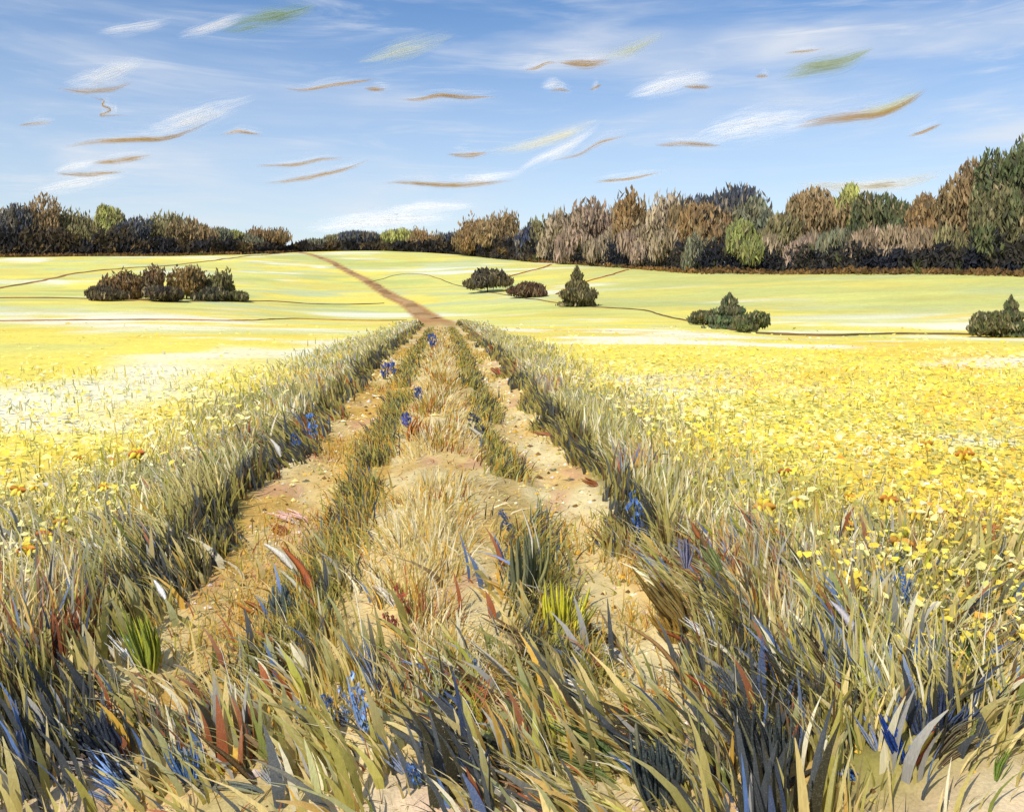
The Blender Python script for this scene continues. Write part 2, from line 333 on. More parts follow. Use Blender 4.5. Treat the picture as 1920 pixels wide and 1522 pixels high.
def crown_cols(P, c1, c2, n, H):
    f = vnoise(P[:, 0]*2.6/H*3, P[:, 2]*3.2/H*3+P[:, 1]*.3, int(R.integers(999)))
    f = np.clip(f*1.3-.15+R.normal(0, .22, len(P)), 0, 1)
    c = mixc_(np.broadcast_to(lin(c1), (len(P), 3)), lin(c2), f); u = R.random(len(P)); g2 = vnoise(P[:, 0]*9/H, P[:, 2]*5/H, int(R.integers(999)))
    c = mixc_(c, lin((116, 104, 74)), sstep(.45, .8, g2)*.55); c = mixc_(c, lin((70, 68, 58)), (u < .16)*.75); c = mixc_(c, lin((168, 150, 116)), (u > .9)*.6)
    return c*np.exp(R.normal(0, .16, (len(P), 1)))*1.18
def tree(name, label, px, top, wpx, c1, c2, shape='round', Y=None, row=None, n=1500, dab=(1.3, .5), group=None, cat='tree', mat=None, bark=(96, 78, 60), bare=.16, spread=.26):
    if Y is None: X, Y, Z = at_ground(px, row)
    else: X = (px-CX)/F*Y; Z = float(zg(np.array([X]), np.array([Y]))[0])
    H = (HOR-top)/F*Y+EYE-Z; W = wpx/F*Y
    root = empty(name, (X, Y, Z)); tag(root, label, cat, group)
    r0 = max(.04*H*.55, .05); parts = []
    lean = R.normal(0, .03*H, 2); tp = [(0, 0, -.25), (lean[0]*.2, lean[1]*.2, H*.25), (lean[0]*.6, lean[1]*.6, H*.55), (lean[0], lean[1], H*.88)]
    parts.append(tube(tp, [r0*1.25, r0, r0*.6, r0*.12]))
    for i in range(6):
        z = R.uniform(.22, .6)*H; a = R.uniform(0, 6.28); l = R.uniform(.25, .42)*W*(.45 if shape == 'conifer' else 1)
        b = (lean[0]*z/H, lean[1]*z/H, z); e = (b[0]+np.cos(a)*l, b[1]+np.sin(a)*l, min(z+R.uniform(.1, .25)*H, H*.86)); mdl = [(b[q]+e[q])/2 for q in range(3)]; mdl[2] -= .02*H
        parts.append(tube([b, mdl, e], [r0*.5, r0*.3, r0*.08], 5))
    v, q = merge(parts); build('trunk', v, q, M_BARK, root, np.broadcast_to(lin(bark), (len(v), 3))*np.exp(R.normal(0, .1, (len(v), 1))), True)
    P = crown_points(n, W*(1.34 if cat == 'tree' else 1.05), H*(1-bare*.6), H*bare*.25, shape)
    top_ = np.quantile(P[:, 2], .995); P[:, 2] *= min(1.25, (H-.3*dab[0])/max(top_, .1))
    sp = 1.0 if shape != 'conifer' else .8
    v, q, c = dabs(P, dab[0], dab[1], (0, 0, 1), crown_cols(P, c1, c2, n, H), spread*sp)
    v[:, 2] = np.maximum(v[:, 2], .02)
    build('crown', v, q, mat or M_CROWN, root, c)
    return root
SL, BRN, OLV, YG_, GG, ORB, MAU, TAU, DGR, NAV, LMG = (((62, 68, 80), (92, 94, 100)), ((136, 114, 82), (162, 136, 98)), ((122, 118, 82), (154, 144, 102)), ((158, 162, 92), (184, 182, 108)),
    ((108, 112, 92), (138, 138, 112)), ((158, 126, 82), (136, 112, 82)), ((148, 126, 112), (172, 150, 132)), ((152, 136, 114), (178, 160, 134)), ((80, 90, 62), (108, 112, 76)), ((54, 62, 90), (76, 82, 104)), ((154, 158, 90), (126, 130, 82)))
WL, WM, WR = 'trees of the left hilltop wood', 'trees of the hedge along the far crest', 'trees of the long wood on the right'
L_T = [ # px, top, width, palette, shape, dY, label
 (-30, 380, 90, BRN, 'round', 4, 'brown tree cut by the left picture edge'),
 (24, 382, 66, SL, 'round', 0, 'dark slate tree at the left end of the hilltop wood'),
 (72, 369, 86, BRN, 'round', 6, 'tall brown tree, highest in the left hilltop wood'),
 (136, 391, 96, OLV, 'spiky', 10, 'olive brown ragged tree right of the tallest brown tree'),
 (204, 385, 48, YG_, 'column', 4, 'slim yellow green tree standing out in the left wood'),
 (244, 408, 70, SL, 'round', -6, 'round dark slate tree beside the slim yellow green tree'),
 (308, 400, 92, OLV, 'spiky', 6, 'broad olive tree with ragged top, left of the brown one'),
 (350, 408, 82, BRN, 'round', 2, 'broad brown tree in the middle of the left wood'),
 (396, 426, 70, GG, 'round', 10, 'low grey green tree sloping towards the hilltop gap'),
 (428, 430, 38, YG_, 'round', 14, 'small yellow green tree peeping over the left wood'),
 (456, 438, 60, GG, 'round', 8, 'low grey green tree beside the rust spiky tree'),
 (500, 427, 78, ORB, 'spiky', 0, 'rust brown spiky tree at the right end of left wood')]
def tY(px): return float(np.interp(px, [-500, 0, 400, 560, 860, 1000, 1150, 1300, 1600, 1920, 2500], [275, 290, 310, 372, 372, 262, 217, 172, 142, 117, 100]))
for px, top, wd, (a, b), sh, dy, lab in L_T:
    tree('woodland_tree', lab, px, top, wd, a, b, sh, Y=tY(px)+14+dy, n=2600, dab=(2.6, .62), group=WL)
M_T = [
 (596, 448, 56, GG, 'round', 2, 'low grey green tree just right of the hilltop gap'),
 (636, 440, 52, OLV, 'round', 6, 'small olive tree left of the dark slate crest tree'),
 (668, 432, 76, SL, 'round', 0, 'dark slate rounded tree on the far crest'),
 (712, 438, 46, GG, 'round', 6, 'grey green tree between slate and yellow green crest trees'),
 (744, 429, 66, YG_, 'round', 2, 'pale yellow green tree on the far crest'),
 (796, 430, 56, ORB, 'spiky', 0, 'small orange brown tree on the far crest'),
 (838, 436, 56, SL, 'round', 4, 'slate grey tree left of the big orange brown pair'),
 (898, 404, 78, ORB, 'spiky', 0, 'orange brown tree, left one of the pair above the dark bush'),
 (938, 396, 76, BRN, 'spiky', 4, 'brown tree, right one of the pair above the dark bush'),
 (986, 424, 56, NAV, 'round', -10, 'dark navy blue tree at the start of the long wood'),
 (1012, 412, 50, OLV, 'spiky', 4, 'slim olive tree behind the navy blue tree')]
for px, top, wd, (a, b), sh, dy, lab in M_T:
    tree('crest_tree', lab, px, top, wd, a, b, sh, Y=tY(px)+10+dy, n=2300, dab=(2.6, .62), group=WM)
R_T = [
 (1056, 402, 84, TAU, 'spiky', 6, 'taupe tree with dark twig tips at the low left end'),
 (1120, 380, 96, MAU, 'spiky', 8, 'mauve brown tree left of the orange tipped tree'),
 (1182, 364, 52, ORB, 'spiky', 12, 'narrow orange brown tree with spiky raised top'),
 (1238, 370, 100, TAU, 'spiky', 8, 'broad taupe tree left of the dark slate dome'),
 (1345, 344, 150, SL, 'wide', 16, 'dark slate domed tree rising above the long wood'),
 (1330, 384, 118, ORB, 'round', 4, 'orange brown tree in front of the dark slate dome'),
 (1292, 388, 70, BRN, 'spiky', 10, 'dull brown tree left of the dark slate dome'),
 (1420, 374, 84, GG, 'round', 12, 'grey green tree right of the dark slate dome'),
 (1404, 414, 62, LMG, 'round', -4, 'low lime olive tree in front of the grey green one'),
 (1466, 394, 92, OLV, 'round', 4, 'olive tree in the dip of the skyline'),
 (1538, 356, 108, BRN, 'round', 8, 'broad brown tree rising left of the lime green peak'),
 (1598, 346, 62, YG_, 'column', 10, 'lime green tree with a pointed peak'),
 (1648, 366, 90, DGR, 'round', 8, 'dark green tree right of the lime green peak'),
 (1700, 380, 80, DGR, 'round', 6, 'low dark green tree left of the orange brown pair'),
 (1748, 366, 82, ORB, 'round', 4, 'orange brown tree beside the tall corner trees'),
 (1800, 336, 96, BRN, 'round', 4, 'tall brown tree stepping up to the corner'),
 (1846, 300, 96, BRN, 'round', 6, 'taller brown tree left of the dark green giant'),
 (1900, 258, 128, DGR, 'round', 2, 'giant dark green tree at the right picture edge'),
 (1866, 345, 84, DGR, 'round', -2, 'dark green tree under the giant at the right edge'),
 (1990, 280, 120, BRN, 'round', 0, 'brown tree cut by the right picture edge')]
for px, top, wd, (a, b), sh, dy, lab in R_T:
    Yt = tY(px)+dy+6
    tree('woodland_tree', lab, px, top, wd, a, b, sh, Y=Yt, n=int(2400+wd*20), dab=(.0125*Yt, .0032*Yt), group=WR)
P_T = [(1075, 436, 60, MAU, 'mauve grey young tree at the wood front, leftmost'), (1135, 428, 70, TAU, 'taupe young tree at the wood front below the mauve tree'), (1200, 426, 70, MAU, 'mauve young tree at the wood front below the orange spike'),
 (1262, 430, 66, TAU, 'pale taupe young tree in front of the broad taupe tree'), (1322, 438, 62, GG, 'grey young tree below the orange brown tree'), (1452, 440, 62, TAU, 'taupe young tree below the olive tree in the dip'),
 (1510, 436, 66, MAU, 'mauve young tree left of the rust gap in the wood'), (1572, 430, 70, GG, 'grey green young tree below the broad brown tree'), (1630, 428, 62, ((150, 128, 106), (178, 156, 132)), 'pale mauve young tree with slim stems below the green tree'),
 (1690, 424, 70, ((160, 140, 114), (190, 168, 140)), 'palest beige young tree with slim stems'), (1745, 428, 66, ((150, 130, 106), (184, 160, 132)), 'beige young tree left of the dark corner undergrowth'), (1800, 420, 76, OLV, 'olive young tree below the tall brown tree'), (1875, 440, 90, DGR, 'dark green low tree at the foot of the giant')]
for px, top, wd, (a, b), lab in P_T:
    Yt = tY(px)+5
    tree('young_tree', lab, px, top, wd, a, b, 'column', Y=Yt, n=1500, dab=(.015*Yt, .0024*Yt), group='young trees along the front of the long wood', bark=(176, 156, 128), bare=.2, spread=.22)
# dark undergrowth along the foot of each wood
def undergrowth(name, label, x0, x1, hpx, n, pal, dy=0, dab=(.011, .006)):
    px = R.uniform(x0, x1, n); Yb = np.interp(px, [-500, 0, 400, 560, 860, 1000, 1150, 1300, 1600, 1920, 2500], [275, 290, 310, 372, 372, 262, 217, 172, 142, 117, 100])+dy
    Y = Yb+R.uniform(0, 6, n); X = (px-CX)/F*Y; hh = np.interp(px, *hpx)*(.45+.9*fbm(px*.03, px*0, 41))/F*Y
    Z = zg(X, Y)+hh*np.sqrt(R.uniform(0, 1, n))*np.clip(R.uniform(.1, 1.1, n), 0, 1)
    k = fbm(px*.035, Z*.3, 43); c = mixc_(np.broadcast_to(lin(pal[0]), (n, 3)), lin(pal[1]), sstep(.35, .65, k)); c = mixc_(c, lin(pal[2]), sstep(.66, .78, fbm(px*.05, Z*.4, 77))); c = c*np.exp(R.normal(0, .2, (n, 1)))
    v, q, cc_ = dabs(np.stack([X, Y, Z+.2], 1), float(dab[0]*Yb.mean()), float(dab[1]*Yb.mean()), (0, 0, 1), c, .6)
    tag(build(name, v, q, M_CROWN, None, cc_), label, 'undergrowth', kind='stuff')
UP = ((50, 48, 50), (78, 68, 54), (116, 96, 62))
undergrowth('undergrowth', 'dark undergrowth along the foot of the left hilltop wood', -260, 545, ([-260, 0, 250, 330, 545], [56, 52, 46, 30, 14]), 8500, UP, 0, (.009, .0036))
undergrowth('undergrowth', 'dark undergrowth along the far crest hedge', 545, 1000, ([545, 600, 800, 900, 1000], [14, 16, 20, 34, 40]), 4800, UP, 0, (.009, .0036))
undergrowth('undergrowth', 'dark undergrowth along the foot of the long wood', 985, 2250, ([985, 1100, 1300, 1500, 1750, 1850, 2250], [40, 42, 62, 54, 54, 84, 90]), 15000, ((44, 46, 54), (68, 64, 56), (90, 92, 60)), 0, (.009, .0036))
undergrowth('bracken', 'rust brown bracken strip at the edge of the long wood', 1000, 2250, ([985, 1080, 1200, 1350, 1500, 1600, 1800, 2250], [4, 9, 5, 12, 7, 13, 9, 12]), 2600, ((104, 80, 50), (136, 104, 62), (104, 100, 58)), -4, (.006, .004))
undergrowth('bracken', 'rust brown bracken strip at the edge of the left wood', -260, 560, ([-260, 560], [5, 4]), 1500, ((100, 76, 46), (130, 98, 58), (100, 92, 54)), -5, (.004, .0035))
# bushes in the fields
BB = 'bushes along the field edges'
B_T = [ # px, top, width, base row, c1, c2, shape, label
 (226, 508, 78, 562, (112, 86, 52), (86, 66, 44), 'spiky', 'brown round bush, leftmost of the field edge row on the left'),
 (284, 500, 44, 561, (86, 66, 46), (112, 84, 54), 'spiky', 'narrow upright dark brown bush second in the left row'),
 (350, 498, 66, 561, (124, 98, 56), (96, 78, 46), 'spiky', 'tall brown bush third in the left row'),
 (412, 508, 60, 562, (104, 98, 56), (76, 74, 44), 'spiky', 'olive green bush, last of the left row'),
 (200, 536, 76, 564, (50, 46, 40), (72, 60, 44), 'low', 'low dark shrub under the leftmost brown bush'),
 (298, 536, 96, 565, (46, 42, 42), (64, 54, 44), 'low', 'low dark shrub under the narrow upright bush'),
 (392, 538, 84, 564, (52, 52, 46), (74, 70, 46), 'low', 'low dark shrub between the tall and olive bushes'),
 (440, 546, 56, 565, (74, 74, 46), (96, 92, 56), 'low', 'low olive shrub at the right end of the left row'),
 (914, 503, 86, 548, (46, 44, 40), (70, 62, 46), 'round', 'dark charcoal round bush beside the long field edge'),
 (986, 528, 74, 558, (92, 62, 40), (58, 46, 38), 'low', 'low rusty bush right of the charcoal bush'),
 (1082, 500, 76, 574, (100, 92, 54), (72, 70, 44), 'conifer', 'pointed olive bush between two rust paths'),
 (1084, 540, 78, 575, (66, 64, 42), (88, 80, 50), 'low', 'low dark skirt shrub around the pointed olive bush'),
 (1368, 550, 100, 616, (58, 72, 48), (84, 96, 62), 'conifer', 'pointed dark green bush in the right field'),
 (1336, 580, 76, 609, (52, 58, 40), (76, 80, 52), 'low', 'low dark green shrub left of the pointed green bush'),
 (1410, 584, 76, 624, (62, 72, 42), (88, 92, 54), 'low', 'low green shrub right of the pointed green bush'),
 (1896, 556, 78, 632, (58, 66, 42), (84, 90, 54), 'conifer', 'pointed dark green bush at the right picture edge'),
 (1862, 584, 78, 633, (66, 70, 40), (92, 92, 52), 'low', 'low olive shrub left of the edge bush')]
for px, top, wd, row, a, b, sh, lab in B_T:
    Yb = at_ground(px, row)[1]; a, b = [tuple(min(255, v*1.14+8) for v in q_) for q_ in (a, b)]
    tree('field_bush', lab, px, top, wd, a, b, sh, row=row, n=2200 if wd < 70 else 2800, dab=(.0072*Yb, .0024*Yb), group=BB, cat='bush', mat=M_BUSH, bark=(70, 56, 44), bare=.04, spread=.34)

# ------------------------------------------------------------------ wisps of cloud, each a bundle of fibres high above the land
def cloud_material(name, alpha):
    m = bpy.data.materials.new(name); m.use_nodes = True; t = m.node_tree; t.nodes.clear()
    at = N(t, 'ShaderNodeAttribute', attribute_name='Col'); pos = N(t, 'ShaderNodeNewGeometry').outputs['Position']
    d = N(t, 'ShaderNodeBsdfDiffuse'); tr = N(t, 'ShaderNodeBsdfTranslucent')
    nv = N(t, 'ShaderNodeCombineXYZ', X=-.37, Y=-.59, Z=.72); t.links.new(nv.outputs[0], d.inputs['Normal']); tp = N(t, 'ShaderNodeBsdfTransparent')
    t.links.new(at.outputs['Color'], d.inputs[0]); t.links.new(at.outputs['Color'], tr.inputs[0])
    a = N(t, 'ShaderNodeMixShader'); a.inputs[0].default_value = .15; t.links.new(d.outputs[0], a.inputs[1]); t.links.new(tr.outputs[0], a.inputs[2])
    mp = N(t, 'ShaderNodeMapping'); mp.inputs['Scale'].default_value = (.006, .002, .03); t.links.new(pos, mp.inputs[0])
    n = N(t, 'ShaderNodeTexNoise', Scale=1.0, Detail=4.0); t.links.new(mp.outputs[0], n.inputs['Vector'])
    fac = MATH(t, 'MULTIPLY', MATH(t, 'MULTIPLY', MATH(t, 'MULTIPLY', MATH(t, 'SUBTRACT', n.outputs[0], .28, True), 2.6), alpha), at.outputs['Alpha'])
    b = N(t, 'ShaderNodeMixShader'); t.links.new(fac, b.inputs[0]); t.links.new(tp.outputs[0], b.inputs[1]); t.links.new(a.outputs[0], b.inputs[2])
    o = N(t, 'ShaderNodeOutputMaterial'); t.links.new(b.outputs[0], o.inputs[0]); return m
M_CLOUD = cloud_material('cloud', .24)
OC, OG, WH, CM = (186, 150, 84), (206, 206, 150), (252, 252, 250), (236, 232, 204)
ALT = 1300.0
def strands(pts, hw, col, n, rad=1.0, fade=1.0):
    P = np.array(pts, float); seg = np.r_[0, np.cumsum(np.hypot(*np.diff(P, axis=0).T))]; K = 14
    Vs, Qs, Cs, As, o = [], [], [], [], 0
    sm = np.linspace(0, seg[-1], 40); cx_ = np.interp(sm, seg, P[:, 0]); cy_ = np.interp(sm, seg, P[:, 1]); k = np.ones(7)/7
    cx_[3:-3] = np.convolve(cx_, k, 'valid'); cy_[3:-3] = np.convolve(cy_, k, 'valid')
    for i in range(n):
        u = float(np.clip(R.normal(0, .55), -1.25, 1.25)); ln = R.uniform(.28, .85)*(1-.2*min(abs(u), 1)); st = R.uniform(0, 1-ln)
        if i == 0: u, ln, st = 0.0, 1.0, 0.0
        t = np.linspace(st, st+ln, K)*seg[-1]; x = np.interp(t, sm, cx_); r = np.interp(t, sm, cy_)
        e = np.sin(np.pi*np.clip(np.linspace(.02, .98, K), 0, 1))**.6; env = np.sin(np.pi*np.clip(t/seg[-1], .05, .95))**.5
        r = r+u*hw*env*R.uniform(.7, 1.1)+(vnoise(t*.02, t*0+i*3.7, 3)-.5)*hw*.6
        Y = (ALT+R.normal(0, 25))*F/np.maximum(HOR-r, 40); Y = Y*(1+R.normal(0, .012))
        X = (x-CX)/F*Y; Z = EYE+(HOR-r)/F*Y; C = np.stack([X, Y, Z], 1)
        rr = rad*R.uniform(.5, 1.6)*Y/F*e*max(.4, 1-.3*abs(u))
        V = np.stack([C+np.stack([X*0, X*0, rr], 1), C+np.stack([X*0, -rr*2, X*0], 1), C-np.stack([X*0, X*0, rr], 1), C+np.stack([X*0, rr*2, X*0], 1)], 1)
        I = np.arange(K*4).reshape(K, 4); J = np.roll(I, -1, 1)
        Vs.append(V.reshape(-1, 3)); Qs.append(np.stack([I[:-1], J[:-1], J[1:], I[1:]], -1).reshape(-1, 4)+o); o += K*4
        Cs.append(np.repeat((lin(col)*np.exp(R.normal(0, .08)))[None], K*4, 0)); As.append(np.repeat(e*fade*max(.12, 1-.75*abs(u))*R.uniform(.5, 1.2), 4))
    return np.concatenate(Vs), np.concatenate(Qs), np.concatenate(Cs), np.concatenate(As)
def cloud(label, strokes):
    halo = [([(x+R.uniform(-8, 14), y-st[1]*.9) for x, y in st[0]], st[1]*3.2, WH, 40, 1.7, .22) for st in strokes if st[2] == OC]
    parts = [strands(*st) for st in halo+list(strokes)]; c0 = np.concatenate([p[0] for p in parts]).mean(0); root = empty('cloud', c0); tag(root, label, 'cloud', 'wisps of cloud', 'thing')
    for st, (V, Q, C, A) in zip(halo+list(strokes), parts):
        ob = build('ochre_streak' if st[2] == OC else 'pale_veil', V, Q, M_CLOUD, root, C, True, loc=c0); ob['kind'] = 'stuff'
        at = ob.data.color_attributes['Col']; buf = np.empty(len(V)*4, np.float32); at.data.foreach_get('color', buf); buf[3::4] = A; at.data.foreach_set('color', buf)
def O_(*p, w=4, n=26, f=1.0): return (p, w*1.5, OC, int(n*3.0), .9, f*.85)
def W_(*p, w=12, n=44, f=.62, c=WH): return (p, w*2.1, c, int(n*3.2), 2.2, f*.6)
CL = [
 ('white feather cloud with ochre underside, upper left', [W_((110, 164), (180, 148), (230, 130), (275, 110), w=14), O_((103, 165), (160, 173), (215, 168), (252, 153), w=5)]),
 ('thin ochre zigzag wisp under the upper left feather cloud', [O_((160, 180), (205, 190), (182, 197), (217, 206), (178, 218), (245, 216), w=3, n=16)]),
 ('small faint ochre wisp at the left edge', [O_((30, 236), (70, 231), (105, 229), w=3, n=14, f=.7)]),
 ('long cream cloud with wavy ochre underside, left', [W_((250, 250), (330, 230), (410, 205), (480, 182), w=15), O_((115, 277), (170, 266), (250, 262), (310, 262), (350, 249), (400, 228), w=5, n=32)]),
 ('upper of two short ochre wisps low on the left', [O_((165, 306), (220, 302), (290, 291), w=5), W_((95, 324), (140, 312), (190, 302), w=6, n=22)]),
 ('lower of two short ochre wisps low on the left', [O_((102, 326), (160, 328), (240, 322), w=4)]),
 ('pale streak rising from the left tree tops', [W_((50, 362), (120, 348), (190, 336), (240, 330), w=8, n=30)]),
 ('small ochre wisp shaped like a gull, left of centre', [O_((410, 255), (445, 246), (495, 253), w=3, n=16)]),
 ('thin ochre wisp with a raised right end', [O_((470, 311), (555, 310), (605, 298), (660, 298), w=3, n=16)]),
 ('thin ochre wisp climbing right above the hilltop gap', [O_((480, 345), (520, 342), (580, 333), (650, 318), (700, 298), w=4, n=20)]),
 ('pale wisp with two ochre dashes high left of centre', [O_((525, 165), (570, 170), (620, 160), (715, 148), w=3, n=18), O_((680, 167), (727, 168), w=4, n=16)]),
 ('wavy ochre wisp high in the middle', [O_((730, 187), (790, 188), (820, 177), (870, 183), (940, 182), w=4, n=22)]),
 ('ochre wisp with golden middle above the pale green crest tree', [O_((715, 345), (750, 340), (810, 346), (870, 348), (975, 338), w=5, n=26), W_((835, 330), (900, 336), (990, 320), w=6, n=24)]),
 ('cream wisp with ochre left end in the middle sky', [O_((835, 290), (880, 292), (920, 286), w=5, n=24), W_((900, 288), (980, 276), (1050, 256), (1130, 224), w=8, n=34, c=CM)]),
 ('greenish wisp at the top left of centre', [W_((405, 58), (470, 42), (540, 28), (600, 12), w=13, n=46, c=(150, 172, 120), f=.8)]),
 ('broad greenish white streak high left of centre', [W_((660, 120), (740, 100), (800, 84), (862, 60), w=13, n=44, c=(214, 220, 196))]),
 ('bold ochre dash with pale plume, top right of centre', [O_((1040, 118), (1100, 121), (1150, 115), w=7, n=34), W_((1110, 108), (1180, 94), (1250, 62), w=9, n=34, c=(206, 210, 180)), O_((975, 134), (1005, 128), (1028, 117), (1050, 119), w=3, n=14)]),
 ('small white puff with ochre underside right of centre', [W_((1010, 162), (1040, 158), (1065, 162), w=8, n=24), O_((1028, 172), (1050, 168), (1072, 172), w=3, n=14)]),
 ('tiny ochre tick right of the small white puff', [O_((1103, 169), (1115, 165), (1130, 159), w=3, n=12)]),
 ('white plume with a short ochre dash, upper right', [W_((1165, 184), (1250, 158), (1345, 138), w=11, n=44), O_((1278, 162), (1338, 164), w=4, n=18)]),
 ('short thin ochre dash near the top right', [O_((1468, 101), (1510, 97), (1548, 92), w=3, n=14)]),
 ('green ochre curved wisp near the top right', [W_((1455, 146), (1500, 131), (1590, 116), (1642, 90), w=11, n=48, c=(160, 170, 112), f=.85)]),
 ('tiny ochre dash left of the green ochre curved wisp', [O_((1414, 144), (1428, 143), (1444, 143), w=3, n=14)]),
 ('large horn shaped ochre cloud in the upper right', [W_((1290, 262), (1400, 234), (1560, 214), w=18, n=60), O_((1475, 238), (1560, 223), (1650, 215), (1705, 192), (1744, 163), w=9, n=60), W_((1600, 218), (1680, 196), (1735, 168), w=8, n=26, c=OG, f=.8)]),
 ('short ochre dash under the large horn shaped cloud', [O_((1225, 272), (1290, 270), (1360, 275), w=4, n=20)]),
 ('short slanting ochre dash above the giant tree', [O_((1700, 257), (1735, 246), (1772, 230), w=4, n=18)]),
 ('white streak with ochre wave right of the middle', [W_((960, 326), (1010, 298), (1060, 280), (1130, 232), w=8, n=34), O_((1030, 304), (1090, 290), (1120, 268), (1185, 252), w=4, n=18)]),
 ('thin ochre wisp above the mauve brown trees', [O_((1110, 342), (1180, 335), (1248, 322), w=3, n=16)]),
 ('broad pale cloud low above the lime green peak', [W_((1480, 348), (1600, 352), (1700, 344), (1785, 320), w=9, n=44, c=(226, 220, 198)), O_((1600, 352), (1700, 347), w=3, n=12, f=.6)]),
 ('white brushed cloud bank above the hilltop gap', [W_((560, 430), (660, 418), (760, 412), (860, 404), w=11, n=60), W_((700, 395), (800, 388), (900, 384), w=7, n=30)]),
 ('faint white streak in the top left', [W_((180, 62), (280, 48), (330, 36), w=9, n=30, f=.4), W_((330, 70), (420, 42), (470, 26), w=8, n=30)])]
for lab, st in CL: cloud(lab, st)

# ------------------------------------------------------------------ grass
def blades(base, L, W, lean, col, tip=None, segs=4, curve=1.7, face=None):
    """tapered curved blades: base (n,3), length, width, lean vector (n,2) as a share of length"""
    n = len(base); t = np.linspace(0, 1, segs+1); ll = np.hypot(lean[:, 0], lean[:, 1]); up = np.sqrt(np.clip(1-np.clip(ll, 0, .95)**2*.8, .1, 1))
    th = R.normal(0, .7, n) if face is None else face; sx = np.stack([np.cos(th), np.sin(th), R.normal(0, .15, n)], 1)
    c = np.zeros((n, segs+1, 3))
    for i, a in enumerate(t):
        c[:, i, :2] = base[:, :2]+lean*(L*a**curve)[:, None]; c[:, i, 2] = base[:, 2]+L*up*(a-.28*np.clip(ll, 0, 1)*a**3)
    prof = np.array([.75, 1.0, .85, .55, .10]) if segs == 4 else np.interp(t, [0, .3, .6, 1], [.75, 1, .8, .1])
    off = sx[:, None]*(W[:, None]*prof[None])[..., None]*.5
    V = np.stack([c-off, c+off], 2); I = np.arange(n*(segs+1)*2).reshape(n, segs+1, 2)
    Q = np.stack([I[:, :-1, 0], I[:, :-1, 1], I[:, 1:, 1], I[:, 1:, 0]], -1).reshape(-1, 4)
    tip = col if tip is None else tip; f = (t**1.5)[None, :, None, None]
    C = np.broadcast_to(col[:, None, None]*(1-f)+tip[:, None, None]*f, V.shape)
    return V.reshape(-1, 3), Q, C.reshape(-1, 3)
PAL = {k: lin(c) for k, c in dict(olive=(164, 154, 72), khaki=(190, 174, 98), straw=(222, 198, 126), cream=(238, 228, 190), white=(240, 236, 224), slate=(78, 82, 84), dark=(70, 66, 46), green=(128, 136, 60),
       sage=(168, 168, 112), lime=(186, 184, 60), gold=(216, 170, 66), rust=(168, 92, 50), brown=(112, 84, 46), blue=(98, 128, 178), dblue=(78, 92, 122), grey=(168, 164, 156), yellow=(240, 218, 84)).items()}
PAL.update(cyel=lin((248, 238, 156)), dyel=lin((244, 212, 78)), orange=lin((224, 156, 64)), leafy=lin((186, 186, 104)), pink=lin((230, 206, 190)))
def pick(n, weights, patch=None):
    ks = list(weights); p = np.array([weights[k] for k in ks], float); p /= p.sum()
    u = R.random(n) if patch is None else (.32*R.random(n)+.68*patch)
    if patch is not None: u = np.argsort(np.argsort(u))/n
    i = np.searchsorted(np.cumsum(p), u, side='right').clip(0, len(ks)-1)
    return np.array([PAL[k] for k in ks])[i]*np.exp(R.normal(0, .14, (n, 1)))
def cell(X, Y, size, seed):
    wx = X/size+(fbm(X*3, Y*3, seed+1)-.5)*1.2; wy = Y/size*.8+(fbm(X*3+9, Y*3, seed+2)-.5)*1.2; xi = np.floor(wx).astype(np.int64); yi = np.floor(wy).astype(np.int64)
    h = (xi*73856093 ^ yi*19349663 ^ seed*83492791) & 0x7fffffff; h = ((h ^ (h >> 13))*1274126177) & 0x7fffffff; return ((h ^ (h >> 16)) & 0xffff)/65536.0
def clump(X, Y, size, seed): return .55*cell(X, Y, size, seed)+.45*fbm(X*.9, Y*.9, seed+5)
def grass(name, label, X, Y, L, W, lean, col, tip=None, **kw):
    Z = zg(X, Y)-.01; v, q, c = blades(np.stack([X, Y, Z], 1), L, W, lean, col, tip, **kw)
    tag(build(name, v, q, M_GRASS, None, c), label, 'grass', kind='stuff')
def logY(n, a, b, p=1.0): return a*(b/a)**(R.random(n)**p)
def bank(side, n, label):
    Y = logY(n, 2.9, 64, 1.15); far = np.clip(Y/40, 0, 1); d = side*(1.40+(fbm(Y*1.1, Y*0+side, 211)-.5)*.55+np.abs(R.normal(0, 1, n))*(.30+.35*far)+R.uniform(-.1, .1, n))
    X = track_x(Y)+d; a = np.abs(d); L = R.uniform(.16, .40, n)*(1-.35*sstep(1.6, 2.6, a))*(.75+.5*fbm(X*1.3, Y*.8, 7)); L *= np.where(a < 1.5, .6, 1)*R.uniform(.55, 1.1, n)
    W = .007+.0020*Y*R.uniform(.5, 1.5, n)
    cs = .16+.02*Y; lx = np.where(side < 0, -.40, -.16)+R.normal(0, .16, n)+(cell(X, Y, cs, 3)-.5)*.8; ly = R.normal(.05, .2, n)
    pa = .55*cell(X, Y, cs, 4)+.45*fbm(X*1.1, Y*.7, 19)
    inner = a < 1.62
    c = pick(n, dict(khaki=26, olive=16, sage=18, cream=22, straw=14, lime=5, green=5, grey=9, slate=3, brown=4, gold=5, rust=3, blue=1), pa)*1.1
    ci = pick(n, dict(dark=18, slate=20, olive=26, brown=12, khaki=18, dblue=3, rust=4), pa); c = np.where(inner[:, None], ci, c)  # shade of the tall grass deepened by darker blade colours along the bank foot
    tip = mixc_(c, PAL['cream'], np.where(inner, .1, .5)*R.random(n))
    grass('bank_grass', label, X, Y, L, W, np.stack([lx, ly], 1), c, tip)
bank(-1, 15000, 'tall grass bank along the left side of the track')
bank(1, 15000, 'tall grass bank along the right side of the track')
